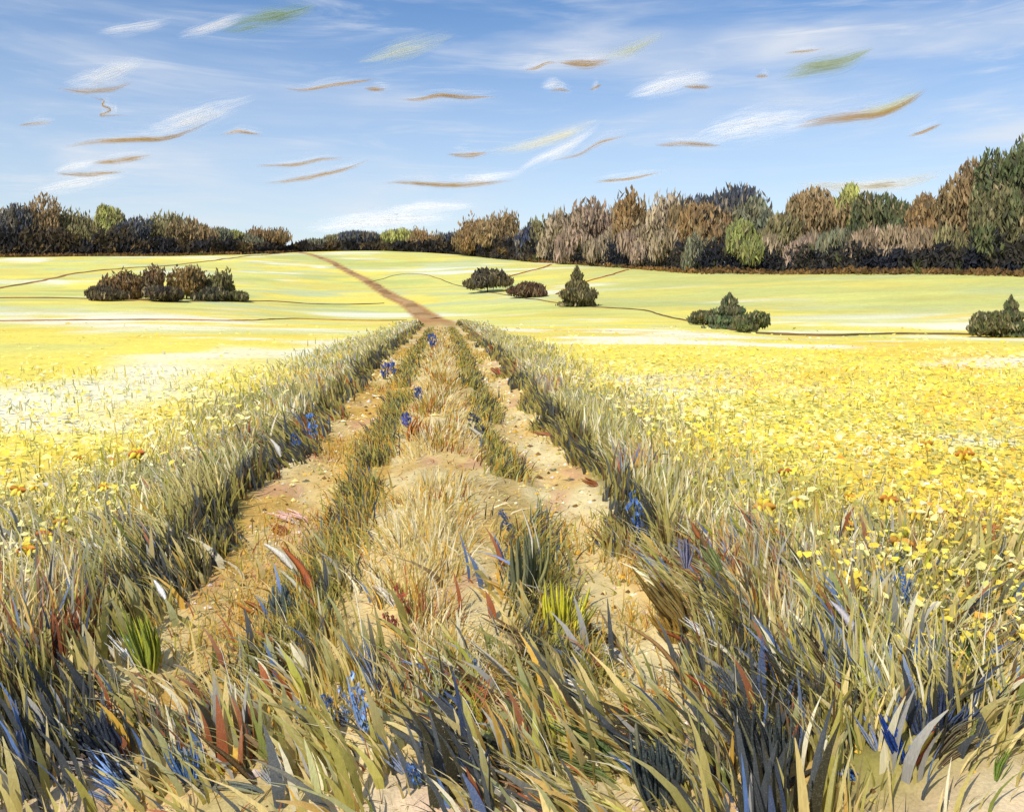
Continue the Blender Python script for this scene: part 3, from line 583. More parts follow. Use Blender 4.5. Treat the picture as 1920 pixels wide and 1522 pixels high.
def strip(side, n, label):
    Y = logY(n, 3.4, 50, 1.1); d = side*(.64+R.normal(0, .10, n)); X = track_x(Y)+d+(vnoise(Y*.7, Y*0+3., 9)-.5)*.15
    keep = fbm(X*1.2, Y*.6+side*7, 29) > (.36 if side > 0 else .42); X, Y = X[keep], Y[keep]; n = len(X)
    L = R.uniform(.08, .22, n); W = .005+.0013*Y*R.uniform(.6, 1.4, n)
    c = pick(n, dict(dark=13, olive=28, slate=12, khaki=20, gold=14, green=6, sage=8, dblue=3, brown=6), .5*cell(X, Y, .25, 6)+.5*fbm(X*2, Y*.8, 39))*1.1
    grass('verge_grass', label, X, Y, L, W, np.stack([R.normal(side*.3, .35, n), R.normal(0, .3, n)], 1), c)
strip(-1, 9000, 'dark low grass strip beside the left rut')
strip(1, 9000, 'dark low grass strip beside the right rut')
n = 9500; Y = logY(n, 3.0, 48, 1.0); d = R.normal(0, .24, n); X = track_x(Y)+d
k = fbm(X*1.5, Y*.8, 49) > .36; X, Y, d = X[k], Y[k], d[k]; n = len(X)
grass('ridge_grass', 'pale straw grass fanning along the middle ridge of the track', X, Y, R.uniform(.06, .22, n), .004+.0011*Y*R.uniform(.5, 1.3, n),
      np.stack([d*1.8+R.normal(0, .22, n)+(cell(X, Y, .2, 9)-.5)*.6, R.normal(.1, .3, n)], 1), pick(n, dict(straw=32, cream=20, khaki=16, gold=14, brown=7, rust=8, olive=6), .5*cell(X, Y, .22, 8)+.5*fbm(X*2, Y, 59)))
n = 7000; Y = logY(n, 3.6, 40, 1.1); sd = np.where(R.random(n) < .5, -1, 1); X = track_x(Y)+np.where(sd < 0, -1.0, 1.12)+R.normal(0, .16, n)
k = fbm(X*1.3, Y*.7, 69) > .56; X, Y, sd = X[k], Y[k], sd[k]; n = len(X)
grass('rut_grass', 'sparse golden grass growing in the wheel ruts', X, Y, R.uniform(.05, .16, n), .003+.001*Y*R.uniform(.5, 1.3, n), np.stack([R.normal(0, .4, n), R.normal(0, .3, n)], 1),
      pick(n, dict(gold=34, straw=26, olive=18, khaki=14, lime=8, rust=4)))
n = 9000; Y = logY(n, 2.45, 30, 1.0); X = track_x(Y)+R.normal(0, .85, n); an = R.uniform(0, 6.28, n)
grass('straw_litter', 'broken straw and dry stalks strewn over the track', X, Y, R.uniform(.03, .11, n), .003+.0008*Y*R.uniform(.5, 1.3, n), np.stack([np.cos(an), np.sin(an)*.8], 1)*1.3, pick(n, dict(straw=30, cream=20, khaki=18, gold=14, brown=10, rust=8, olive=8), fbm(X*2, Y, 221)))
n = 3600; Y = logY(n, 2.45, 22, 1.0); X = track_x(Y)+np.where(R.random(n) < .5, -1.0, 1.1)+R.normal(0, .4, n); r = (.004+.0012*Y)*np.exp(R.normal(0, .45, n)); P0 = np.stack([X, Y, zg(X, Y)+r*.15], 1)
oc = np.array([(1, 0, 0), (0, 1, 0), (-1, 0, 0), (0, -1, 0), (0, 0, .75), (0, 0, -.5)], float); V = P0[:, None]+oc[None]*r[:, None, None]*R.uniform(.6, 1.4, (n, 6, 1)); I6 = np.arange(n*6).reshape(n, 6)
T = np.concatenate([np.stack([I6[:, i], I6[:, (i+1) % 4], I6[:, 4]], 1) for i in range(4)]+[np.stack([I6[:, (i+1) % 4], I6[:, i], I6[:, 5]], 1) for i in range(4)])
tag(build('pebbles', V.reshape(-1, 3), T, M_EARTH, None, np.repeat(pick(n, dict(straw=30, cream=10, khaki=20, brown=14, gold=10, pink=10)), 6, 0)), 'small clods and pebbles in the wheel ruts', 'pebbles', kind='stuff')
# near edge of the meadow: deep tangled grass across the whole foreground
# sage and cream grass between the banks and the bloom
for side, lab in ((-1, 'pale seeding grass between left bank and flower field'), (1, 'pale seeding grass between right bank and flower field')):
    n = 12000; Y = logY(n, 3.0, 30, 1.0); X = track_x(Y)+side*(1.8+np.abs(R.normal(0, 1.0, n))*np.where(Y < 6, 1.3, .6)); pa = fbm(X*.8, Y*.8, 103)
    k = np.abs(X/Y) < 1.1; X, Y, pa = X[k], Y[k], pa[k]; n = len(X)
    grass('meadow_grass', lab, X, Y, R.uniform(.10, .26, n), .005+.0014*Y*R.uniform(.6, 1.4, n), np.stack([R.normal(-.3 if side < 0 else .0, .4, n), R.normal(.05, .25, n)], 1),
          pick(n, dict(sage=14, khaki=16, cream=26, olive=6, grey=10, straw=14, lime=8, yellow=14, cyel=14, gold=3), pa))

# ------------------------------------------------------------------ flower fields
def bloom_field(side, n, label, pal, pal2, green):
    n = int(n*1.3); Y = logY(n, 3.2, 55, 1.0); sx = R.uniform(-1.05, 1.05, n); X = sx*Y; d = dtrack(X, Y)
    k = (d*side > 1.8+R.exponential(.6, n)) & (R.random(n) > sstep(6, 30 if side > 0 else 20, Y)*.96); X, Y = X[k], Y[k]; n = len(X)
    pa = fbm(X*.5, Y*.35, 31); r = (.009+.0019*Y)*R.uniform(.35, 1.4, n); near = 1-sstep(8, 26, Y)
    Z = zg(X, Y)+R.uniform(.0, .24, n)*(.12+.88*near)*(.4+fbm(X*2, Y*2, 171))
    c = np.where((R.random(n) < .03+.09*near)[:, None], pick(n, pal2), pick(n, pal, pa))
    gz = sstep(.54, .66, fbm(X*.9, Y*.6, 181))*green*near; c = np.where((R.random(n) < gz)[:, None], pick(n, dict(leafy=50, sage=30, khaki=12)), c)
    fm = .15+.45*sstep(6, 22, Y)[:, None]; c = c*(1-fm)+field_colour(X, Y)*fm
    K = 5; th = np.linspace(0, 2*np.pi, K, endpoint=False)[None]+R.uniform(0, 6, n)[:, None]; rr = r[:, None]*R.uniform(.45, 1.5, (n, K))
    ax = R.normal(0, .34, (n, 3)); ax[:, 2] += .9; ax[:, 1] -= .5; ax /= np.linalg.norm(ax, axis=1)[:, None]
    a = np.cross(ax, [1., 0, 0]); a /= np.linalg.norm(a, axis=1)[:, None]; b = np.cross(ax, a); P = np.stack([X, Y, Z], 1)
    ring = P[:, None]+rr[..., None]*(np.cos(th)[..., None]*a[:, None]*.85+np.sin(th)[..., None]*b[:, None]*1.15)+ax[:, None]*(r[:, None]*R.uniform(-.3, .6, (n, K)))[..., None]
    V = np.concatenate([P[:, None], ring], 1); I = np.arange(n*(K+1)).reshape(n, K+1)
    T = np.stack([np.repeat(I[:, :1], K, 1), I[:, 1:], np.roll(I[:, 1:], -1, 1)], -1).reshape(-1, 3)
    tag(build('flower_field', V.reshape(-1, 3), T, M_FLOWER, None, np.repeat(c, K+1, 0)), label, 'flowers', kind='stuff')
    m = 12000; Y = logY(m, 3.2, 16, 1.0); X = R.uniform(-1.05, 1.05, m)*Y; k = dtrack(X, Y)*side > 1.9; X, Y = X[k], Y[k]; m = len(X)
    grass('flower_stalks', label.replace('flowers filling', 'green stalks and leaves of the flowers in'), X, Y, R.uniform(.06, .20, m), .003+.0012*Y*R.uniform(.5, 1.3, m), np.stack([R.normal(-.1, .3, m), R.normal(0, .25, m)], 1),
          pick(m, dict(leafy=30, sage=20, cyel=26, khaki=12, yellow=20, cream=10), fbm(X*.8, Y*.6, 191)))
bloom_field(1, 62000, 'yellow flowers filling the field right of the track', dict(leafy=3, yellow=40, dyel=22, cyel=28, cream=8), dict(orange=3, leafy=6, cream=5, white=1, sage=4), .55)
bloom_field(-1, 34000, 'pale yellow flowers filling the field left of the track', dict(yellow=14, cyel=46, cream=38, dyel=4), dict(orange=1, cream=5, white=3, sage=2), .12)

# ------------------------------------------------------------------ single plants that stand out along the track and in the foreground
def bar(P, wd, th, col, streak=.16, pv=None):
    """closed leaf: lens-shaped cross-section swept along P with width wd and thickness th"""
    P = np.asarray(P, float); n = len(P); T = np.gradient(P, axis=0); T /= np.linalg.norm(T, axis=1)[:, None]+1e-9
    s = np.cross(T, [0, 1, .12]); s /= np.linalg.norm(s, axis=1)[:, None]+1e-9; k = np.cross(T, s)
    w2 = (wd/2)[:, None]; t2 = (th/2)[:, None]; rag = R.uniform(.86, 1.1, (n, 2))
    V = np.stack([P-s*w2*rag[:, :1], P-s*w2*.35-k*t2, P+s*w2*.35-k*t2*1.3, P+s*w2*rag[:, 1:], P+k*t2], 1)
    I = np.arange(n*5).reshape(n, 5); J = np.roll(I, -1, 1); Q = np.stack([I[:-1], J[:-1], J[1:], I[1:]], -1).reshape(-1, 4)
    C = np.broadcast_to(lin(col), (n, 5, 3))*np.exp(R.normal(0, streak, (1, 5, 1)))*np.exp(R.normal(0, .05, (n, 1, 1)))
    return V.reshape(-1, 3), Q, C.reshape(-1, 3)
def tuft(P, wd, col):
    """one painted-looking sweep of narrow blades rising together from a common foot"""
    n = len(P); t = np.linspace(0, 1, n); parts = []; cols = []; m = int(np.clip(9+wd*90, 10, 20))
    for j in range(m):
        u = R.uniform(-1, 1); f = R.uniform(.6, 1.08); tl = np.clip(t*f, 0, 1); c = np.stack([np.interp(tl, t, P[:, i]) for i in range(3)], 1); b = R.normal(0, .10)
        c[:, 0] += (u*wd*.75)*(.35+.65*np.minimum(1, t*1.6))+b*wd*t**2; c[:, 1] += R.normal(0, .35)*wd*(.3+t); c[:, 2] += R.normal(0, .06)*wd*t; c[:, 2] = np.maximum(c[:, 2], P[0, 2]-.01)
        cj = np.array(col)*np.exp(R.normal(0, .07)); k = R.random()
        if k < .14: cj = cj*.55+np.array((186, 176, 118))*.45
        v, q, cc = bar(c, wd*R.uniform(.20, .36)*SPIKE(t), wd*.035*np.ones(n), np.clip(cj, 0, 250), .10); parts.append((v, q)); cols.append(cc)
    v, q = merge(parts); return v, q, np.concatenate(cols)
def spline(pts, n):
    P = np.array(pts, float)
    if len(P) == 2: P = np.array([P[0], (P[0]+P[1])/2, P[1]])
    seg = np.r_[0, np.cumsum(np.linalg.norm(np.diff(P, axis=0), axis=1))]; t = np.linspace(0, seg[-1], n); Q = np.stack([np.interp(t, seg, P[:, i]) for i in range(P.shape[1])], 1)
    for _ in range(3): Q[1:-1] = (Q[:-2]+2*Q[1:-1]+Q[2:])/4
    return Q
LEAFP = lambda t: np.clip(np.sin(np.pi*(t*.86+.08))**.7*(1.02-.25*t), .04, 1)
SPIKE = lambda t: np.clip((1-t)**.55*(.45+.75*np.minimum(t*3, 1)), .03, 1)
def stroke_path(pts, n, Y0, X0, Z0, lean):
    q = spline(pts, n); t = np.linspace(0, 1, n); Yv = Y0+lean*t; X = (q[:, 0]-CX)/F*Yv; Z = EYE-(q[:, 1]-HOR)/F*Yv
    Z = np.maximum(Z, zg(X, Yv)+.012*np.minimum(t*4, 1)); return np.stack([X-X0, Yv-Y0, Z-Z0], 1)
ROOTS = []
def plant(name, label, cat, strokes, group=None):
    """strokes: (part, [(px,row) from the foot upward ...], width px, colour). The foot of the first stroke roots the plant."""
    X0, Y0, Z0 = at_ground(*strokes[0][1][0]); root = empty(name, (X0, Y0, Z0)); tag(root, label, cat, group, 'thing'); ROOTS.append((X0, Y0))
    for st in strokes:
        part, pts, wpx, col = st[:4]; Yb = at_ground(*pts[0])[1] if pts[0][1] > 560 else Y0
        if abs(Yb-Y0) > .6: Yb = Y0
        n = 10; lean = R.uniform(-.02, .10); P = stroke_path(pts, n, Yb, X0, Z0, lean); P[:, 1] += Yb-Y0; t = np.linspace(0, 1, n); wd = wpx/F*Yb
        if part in ('leaf', 'blade', 'stem'):
            prof = LEAFP(t) if part == 'leaf' else SPIKE(t) if part == 'blade' else 1-.6*t
            v, q, c = tuft(P, wd, col) if part == 'leaf' else bar(P, wd*prof*1.1, wd*prof*(.16 if part != 'stem' else .8), col)
            ob = build('leaf_tuft' if part == 'leaf' else part, v, q, M_LEAF, root, c, True)
            if part == 'leaf': ob['kind'] = 'stuff'
        elif part == 'twig':
            v, q = tube(P, wd*.5*(1-.75*t), 6); build('twig', v, q, M_TWIG, root, np.broadcast_to(lin(col), (len(v), 3)), True)
        elif part in ('flower_spike', 'seed_head'):      # a stem and, in its upper part, a dense head of small florets
            v, q = tube(P, wd*.07*(1.2-.8*t), 5); sm = build('stem', v, q, M_LEAF, root, np.broadcast_to(lin((120, 124, 70)), (len(v), 3)), True)
            m = 46; tt = R.uniform(.15, 1.0, m); C = np.stack([np.interp(tt, t, P[:, i]) for i in range(3)], 1)
            rad = wd*.5*np.sin(np.pi*np.clip((tt-.14)/.9, .05, .97))**.6; a = R.uniform(0, 6.28, m); rr = rad*np.sqrt(R.uniform(.1, 1, m))
            C += np.stack([np.cos(a)*rr, np.sin(a)*rr, R.normal(0, .05, m)*wd], 1); T = P[-1]-P[0]; T /= np.linalg.norm(T)
            cl = np.broadcast_to(lin(col), (m, 3))*np.exp(R.normal(0, .28, (m, 1)))
            v, q, c = dabs(C, wd*.42, wd*.2, T, cl, .4); build('bloom' if part == 'flower_spike' else 'seed_head', v, q, M_LEAF, root, c)
        elif part == 'flower':                            # a cupped yellow head on a stem
            v, q = tube(P, wd*.05*(1.2-.6*t), 5); build('stem', v, q, M_LEAF, root, np.broadcast_to(lin((146, 142, 74)), (len(v), 3)), True)
            for i in range(6):
                an = i*1.047+R.uniform(-.3, .3); tip = P[-1]; dx = np.array([np.cos(an), -.35+.3*np.sin(an), .75*np.sin(an)+.25]); m = 6; tq = np.linspace(.05, 1, m)[:, None]
                cv = tip+dx*tq*wd*.52+np.array([0, 0, -.10*wd])*tq**2
                cl = lin(col) if i % 3 else lin(st[4] if len(st) > 4 else col)
                v, q, c = bar(cv, wd*.46*LEAFP(tq[:, 0]), wd*.05*np.ones(m), (np.array(col) if i % 3 else np.array(st[4] if len(st) > 4 else col)))
                build('petal', v, q, M_FLOWER, root, c, True)
            v, q = tube([P[-1]-(P[-1]-P[-2])*.2, P[-1]+np.array([0, -.06*wd, .04*wd]), P[-1]+np.array([0, -.1*wd, .06*wd])], [wd*.08, wd*.11, wd*.02], 7); build('flower_centre', v, q, M_FLOWER, root, np.broadcast_to(lin((196, 140, 50)), (len(v), 3)), True)
    return root
BLU, LBL, DBL, NVY, SLT, RST, RED, WHT, CRM, GRN, LIM, OLI, BWN, GRY, ORG, YLW, GDD = ((88, 124, 184), (134, 166, 214), (72, 98, 150), (50, 60, 88), (74, 80, 86), (168, 88, 48), (182, 76, 50), (244, 242, 236), (226, 216, 192), (98, 122, 62), (176, 178, 52),
    (134, 132, 66), (100, 76, 40), (150, 146, 144), (204, 130, 50), (244, 224, 92), (204, 158, 58))
PL = [
 ('blue_flower_clump', 'blue flower spikes on the right bank beside the rut', 'flower', [('flower_spike', [(1192, 1010), (1190, 970), (1186, 922)], 30, BLU), ('flower_spike', [(1212, 1018), (1204, 985), (1196, 948)], 24, DBL), ('leaf', [(1262, 1082), (1236, 1048), (1196, 1000)], 30, BLU), ('leaf', [(1240, 1070), (1218, 1036), (1190, 1012)], 22, DBL)]),
 ('brown_leaf_clump', 'broad olive brown leaves below the blue spikes on right bank', 'plant', [('leaf', [(1280, 1170), (1250, 1120), (1205, 1062)], 38, (122, 98, 44)), ('leaf', [(1290, 1185), (1262, 1150), (1220, 1100)], 30, (140, 112, 52)), ('leaf', [(1262, 1205), (1255, 1170), (1232, 1140)], 34, (150, 116, 44))]),
 ('blue_flower_clump', 'deep blue flower cluster left of the blue upright spike', 'flower', [('leaf', [(1666, 1112), (1650, 1086), (1622, 1060)], 28, BLU), ('flower_spike', [(1640, 1116), (1630, 1090), (1614, 1078)], 26, DBL)]),
 ('blue_flower_spike', 'single blue upright spike among yellow flowers on the right', 'flower', [('flower_spike', [(1682, 1180), (1684, 1130), (1690, 1062)], 26, BLU), ('leaf', [(1682, 1182), (1700, 1120), (1714, 1072)], 20, (98, 124, 160))]),
 ('royal_blue_plant', 'royal blue broad leaf clump near the bottom right', 'plant', [('leaf', [(1694, 1432), (1676, 1386), (1652, 1338)], 28, (34, 74, 156)), ('leaf', [(1700, 1436), (1718, 1400), (1748, 1366)], 18, BLU), ('blade', [(1690, 1438), (1722, 1410), (1752, 1372)], 14, (196, 172, 70)), ('blade', [(1712, 1446), (1740, 1400), (1756, 1356)], 12, RST), ('leaf', [(1644, 1408), (1628, 1370), (1602, 1332)], 16, (150, 164, 206))]),
 ('slate_leaf_clump', 'slate blue broad leaves right of the royal blue clump', 'plant', [('leaf', [(1724, 1376), (1716, 1330), (1704, 1286)], 32, (66, 78, 106)), ('leaf', [(1764, 1370), (1764, 1324), (1768, 1284)], 30, NVY), ('leaf', [(1780, 1380), (1796, 1344), (1816, 1318)], 34, (76, 90, 120)), ('leaf', [(1758, 1372), (1786, 1300), (1850, 1270)], 20, (96, 92, 62))]),
 ('green_grass_clump', 'dark green upright blades at the right edge', 'grass', [('leaf', [(1760, 1262), (1762, 1226), (1762, 1192)], 22, (88, 112, 46)), ('leaf', [(1804, 1262), (1802, 1220), (1804, 1182)], 24, (84, 108, 44)), ('leaf', [(1838, 1264), (1838, 1230), (1842, 1196)], 18, (94, 112, 52)), ('blade', [(1768, 1262), (1790, 1248), (1820, 1236)], 12, BWN), ('leaf', [(1724, 1270), (1720, 1240), (1716, 1216)], 16, OLI)]),
 ('blue_leaf_plant', 'blue lying leaf left of the royal blue clump', 'plant', [('leaf', [(1604, 1452), (1570, 1438), (1534, 1424)], 26, (48, 80, 140)), ('leaf', [(1600, 1462), (1580, 1446), (1556, 1442)], 18, BLU)]),
 ('dark_leaf_clump', 'big dark slate leaf clump in the lower right foreground', 'plant', [('leaf', [(1450, 1484), (1436, 1410), (1432, 1318)], 54, (62, 68, 66)), ('leaf', [(1442, 1486), (1412, 1390), (1372, 1296)], 36, (58, 62, 62)), ('leaf', [(1452, 1488), (1466, 1420), (1472, 1360)], 34, (70, 76, 70)), ('leaf', [(1404, 1492), (1386, 1460), (1370, 1430)], 36, (66, 70, 68)), ('leaf', [(1376, 1300), (1356, 1272), (1338, 1246)], 20, (78, 82, 84)), ('blade', [(1456, 1492), (1500, 1470), (1540, 1440)], 20, (70, 64, 58))]),
 ('dark_leaf_clump', 'dark slate green leaf with rounded top right of centre bottom', 'plant', [('leaf', [(1236, 1510), (1228, 1440), (1218, 1370)], 58, (72, 82, 80)), ('leaf', [(1246, 1506), (1254, 1440), (1262, 1380)], 40, (80, 88, 80)), ('leaf', [(1222, 1512), (1208, 1452), (1198, 1392)], 30, (62, 72, 72))]),
 ('light_blue_spikes', 'light blue tall flower spikes left of centre near the bottom', 'flower', [('flower_spike', [(690, 1396), (678, 1330), (660, 1262)], 30, LBL), ('leaf', [(684, 1390), (672, 1330), (658, 1268)], 18, LBL), ('flower_spike', [(654, 1360), (646, 1320), (636, 1290)], 22, (136, 166, 214))]),
 ('blue_flower_pair', 'two short blue flowers left of the light blue spikes', 'flower', [('flower_spike', [(576, 1366), (568, 1342), (558, 1318)], 24, LBL), ('flower_spike', [(634, 1360), (622, 1330), (608, 1300)], 22, BLU), ('leaf', [(646, 1362), (634, 1336), (622, 1318)], 14, DBL)]),
 ('slate_blue_leaf_plant', 'long slate blue leaf above the light blue spikes', 'plant', [('leaf', [(716, 1308), (690, 1250), (656, 1190)], 26, (112, 124, 146)), ('leaf', [(722, 1306), (704, 1262), (690, 1232)], 20, (130, 138, 150))]),
 ('blue_leaf_plant', 'blue upright leaf at the lower left beside a brown twig', 'plant', [('leaf', [(356, 1466), (346, 1424), (338, 1382)], 30, (66, 98, 140)), ('leaf', [(362, 1468), (362, 1430), (354, 1396)], 18, BLU), ('leaf', [(394, 1384), (380, 1362), (360, 1346)], 22, (58, 88, 142))]),
 ('blue_leaf_plant', 'bright blue leaves in the bottom left corner', 'plant', [('leaf', [(222, 1478), (198, 1444), (164, 1408)], 28, LBL), ('leaf', [(228, 1496), (204, 1468), (172, 1450)], 22, BLU), ('leaf', [(206, 1508), (188, 1490), (164, 1482)], 16, (122, 146, 196))]),
 ('navy_leaf_clump', 'dark navy broad leaves in the lower left foreground', 'plant', [('leaf', [(222, 1446), (186, 1396), (134, 1350)], 44, (52, 60, 72)), ('leaf', [(214, 1420), (196, 1376), (178, 1336)], 40, (58, 66, 80)), ('leaf', [(128, 1392), (92, 1372), (50, 1362)], 34, (46, 52, 66)), ('leaf', [(70, 1386), (64, 1360), (62, 1336)], 26, (48, 54, 68)), ('leaf', [(252, 1468), (232, 1440), (214, 1412)], 30, (60, 66, 76))]),
 ('purple_grey_leaf_plant', 'purple grey leaf at the far left edge', 'plant', [('leaf', [(118, 1282), (84, 1258), (44, 1240)], 32, (112, 108, 120)), ('leaf', [(130, 1290), (104, 1276), (78, 1258)], 20, (96, 94, 104))]),
 ('grey_leaf_plant', 'dark grey leaf left of the lime grass clump', 'plant', [('leaf', [(206, 1184), (184, 1148), (150, 1126)], 28, (104, 100, 102)), ('leaf', [(142, 1204), (126, 1170), (112, 1136)], 18, (88, 88, 84))]),
 ('white_grass_clump', 'white blades beside lime grass on the left', 'grass', [('leaf', [(254, 1250), (240, 1222), (212, 1190)], 20, WHT), ('blade', [(232, 1254), (210, 1222), (186, 1196)], 14, CRM), ('blade', [(310, 1122), (300, 1104), (288, 1086)], 14, WHT)]),
 ('lime_grass_clump', 'bright lime grass clump on the left beside the left rut', 'grass', [('leaf', [(276, 1260), (262, 1200), (244, 1140)], 30, (152, 162, 58)), ('leaf', [(284, 1262), (280, 1210), (262, 1150)], 26, LIM), ('blade', [(268, 1262), (246, 1212), (222, 1170)], 18, GRN), ('blade', [(290, 1262), (296, 1220), (290, 1170)], 16, (190, 184, 62))]),
 ('white_brush_grass', 'pale white arching grass at the upper left of the foreground', 'grass', [('leaf', [(226, 1082), (190, 1040), (136, 1010)], 26, (226, 222, 210)), ('leaf', [(208, 1102), (160, 1062), (96, 1036)], 26, (216, 212, 196)), ('leaf', [(190, 1176), (130, 1120), (66, 1082)], 20, (218, 208, 180)), ('blade', [(100, 1094), (74, 1076), (44, 1062)], 22, (124, 92, 60))]),
 ('brown_leaf_clump', 'golden brown leaf tuft below the white arching grass', 'plant', [('leaf', [(282, 1090), (258, 1078), (226, 1070)], 24, (164, 124, 62)), ('leaf', [(296, 1096), (280, 1072), (262, 1062)], 20, (150, 112, 56))]),
 ('blue_flower_clump', 'small blue flower with dark foot on the left bank edge', 'flower', [('flower_spike', [(334, 1064), (328, 1040), (318, 1014)], 30, (70, 98, 140)), ('leaf', [(340, 1082), (328, 1064), (312, 1050)], 22, (66, 62, 62)), ('flower_spike', [(286, 1030), (276, 1006), (262, 984)], 30, (104, 110, 132))]),
 ('blue_flower_spike', 'pale blue flower spike halfway along the left bank', 'flower', [('flower_spike', [(588, 830), (586, 806), (580, 776)], 20, (98, 142, 208)), ('flower_spike', [(560, 848), (556, 832), (550, 816)], 22, (58, 88, 142))]),
 ('white_grass_clump', 'two white blades halfway along the left bank', 'grass', [('blade', [(470, 902), (462, 876), (446, 852)], 12, (226, 222, 208)), ('blade', [(526, 856), (520, 838), (506, 822)], 10, (226, 224, 214)), ('blade', [(482, 900), (474, 878), (462, 860)], 8, (214, 208, 186))]),
 ('blue_flower', 'tiny violet blue flowers far up the left bank', 'flower', [('flower_spike', [(722, 712), (722, 698), (724, 680)], 20, (70, 84, 150)), ('flower_spike', [(738, 704), (738, 692), (736, 678)], 14, (62, 92, 160))]),
 ('blue_flower', 'tiny blue flower at the far end of the track', 'flower', [('flower_spike', [(810, 654), (810, 642), (810, 626)], 18, (70, 90, 150))]),
 ('blue_flower', 'tiny violet flower on the track ridge, upper of two', 'flower', [('flower_spike', [(786, 752), (785, 742), (784, 726)], 18, (92, 104, 150))]),
 ('blue_flower', 'tiny violet flower on the track ridge, lower of two', 'flower', [('flower_spike', [(762, 806), (762, 792), (760, 774)], 20, (80, 88, 160))]),
 ('rust_leaf_plant', 'rust leaves on the ridge below the tiny violet flowers', 'plant', [('leaf', [(770, 828), (776, 800), (788, 780)], 14, (196, 120, 56)), ('leaf', [(782, 884), (776, 862), (768, 848)], 14, (178, 92, 52))]),
 ('rust_grass_clump', 'long rust blade with white blade in the left rut', 'grass', [('blade', [(592, 1128), (572, 1070), (528, 1024)], 18, (176, 98, 54)), ('blade', [(548, 1066), (526, 1040), (494, 1018)], 14, (232, 226, 210)), ('blade', [(586, 1144), (556, 1096), (522, 1066)], 12, (214, 208, 176)), ('blade', [(588, 1122), (566, 1092), (550, 1076)], 14, RST)]),
 ('rust_grass_clump', 'short rust blades on the sand left of centre', 'grass', [('blade', [(512, 1160), (484, 1138), (456, 1126)], 14, RST), ('blade', [(500, 1156), (470, 1146), (440, 1128)], 12, (190, 130, 60)), ('blade', [(482, 1172), (462, 1164), (444, 1160)], 14, (196, 142, 70))]),
 ('teal_leaf_plant', 'teal grey leaf in the left verge strip', 'plant', [('leaf', [(548, 1176), (530, 1138), (528, 1092)], 32, (94, 108, 104)), ('leaf', [(560, 1180), (546, 1150), (534, 1126)], 22, (106, 116, 92))]),
 ('red_seed_clump', 'dark red seed heads on the ridge in mid foreground', 'plant', [('seed_head', [(772, 1154), (756, 1128), (742, 1100)], 24, (158, 82, 58)), ('seed_head', [(756, 1200), (740, 1176), (722, 1148)], 28, (142, 70, 56)), ('blade', [(772, 1200), (760, 1170), (746, 1146)], 12, OLI), ('leaf', [(740, 1140), (724, 1116), (702, 1096)], 14, (236, 226, 206))]),
 ('lime_plant', 'bright yellow lime plant growing in the right rut', 'plant', [('leaf', [(1048, 1206), (1042, 1150), (1040, 1086)], 34, (206, 198, 50)), ('leaf', [(1054, 1204), (1070, 1150), (1084, 1100)], 32, (214, 206, 62)), ('leaf', [(1056, 1206), (1082, 1168), (1104, 1136)], 24, (200, 190, 56)), ('blade', [(1048, 1240), (1044, 1200), (1042, 1160)], 16, (204, 194, 70))]),
 ('green_grass_clump', 'olive slate blades right of the middle strip', 'grass', [('leaf', [(972, 1130), (976, 1070), (970, 1000)], 34, (112, 116, 84)), ('leaf', [(992, 1126), (1004, 1060), (1004, 990)], 28, (128, 128, 74)), ('leaf', [(986, 1110), (968, 1086), (950, 1056)], 24, (98, 108, 112)), ('blade', [(1000, 1090), (1000, 1010), (976, 946)], 6, CRM), ('blade', [(1012, 1120), (1016, 1040), (996, 966)], 5, CRM)]),
 ('blue_flower_spike', 'small blue spike on the dark middle strip', 'flower', [('flower_spike', [(964, 1000), (952, 980), (938, 956)], 20, (62, 86, 140))]),
 ('slate_seed_clump', 'slate plumes on the dark strip far up the track', 'plant', [('seed_head', [(908, 826), (896, 800), (884, 776)], 26, (92, 92, 94)), ('blade', [(912, 830), (896, 812), (878, 800)], 10, CRM), ('seed_head', [(756, 874), (742, 848), (744, 822)], 28, (96, 102, 82))]),
 ('brown_seed_stalk', 'dark brown seed stalk arching in the centre foreground', 'grass', [('leaf', [(1010, 1220), (960, 1186), (902, 1156)], 14, (96, 78, 40)), ('leaf', [(1020, 1256), (990, 1232), (962, 1208)], 16, (112, 92, 50)), ('blade', [(1002, 1312), (936, 1244), (868, 1190)], 7, CRM)]),
 ('brown_seed_stalk', 'dark grey brown arching blade right of the lime plant', 'grass', [('leaf', [(1166, 1216), (1128, 1190), (1074, 1180)], 18, (98, 84, 66)), ('leaf', [(1190, 1256), (1150, 1220), (1096, 1204)], 18, (206, 198, 182)), ('blade', [(1200, 1262), (1160, 1210), (1122, 1140)], 8, (176, 150, 110))]),
 ('white_grass_clump', 'broad white blade over dark green leaf in the centre', 'grass', [('leaf', [(1122, 1326), (1090, 1290), (1038, 1268)], 24, (228, 230, 230)), ('leaf', [(1110, 1340), (1082, 1310), (1046, 1292)], 22, (108, 104, 58)), ('leaf', [(1168, 1444), (1110, 1390), (1034, 1352)], 30, (92, 112, 62)), ('blade', [(1150, 1440), (1090, 1390), (1040, 1354)], 6, CRM)]),
 ('green_leaf_sweep', 'deep green sweeping leaves at the bottom centre', 'plant', [('leaf', [(1110, 1440), (1040, 1410), (960, 1388)], 26, (92, 98, 58)), ('leaf', [(1150, 1466), (1090, 1432), (1020, 1414)], 26, (112, 124, 68)), ('leaf', [(1000, 1416), (930, 1390), (860, 1384)], 24, (84, 78, 54)), ('blade', [(1188, 1470), (1130, 1420), (1060, 1380)], 8, (150, 146, 90))]),
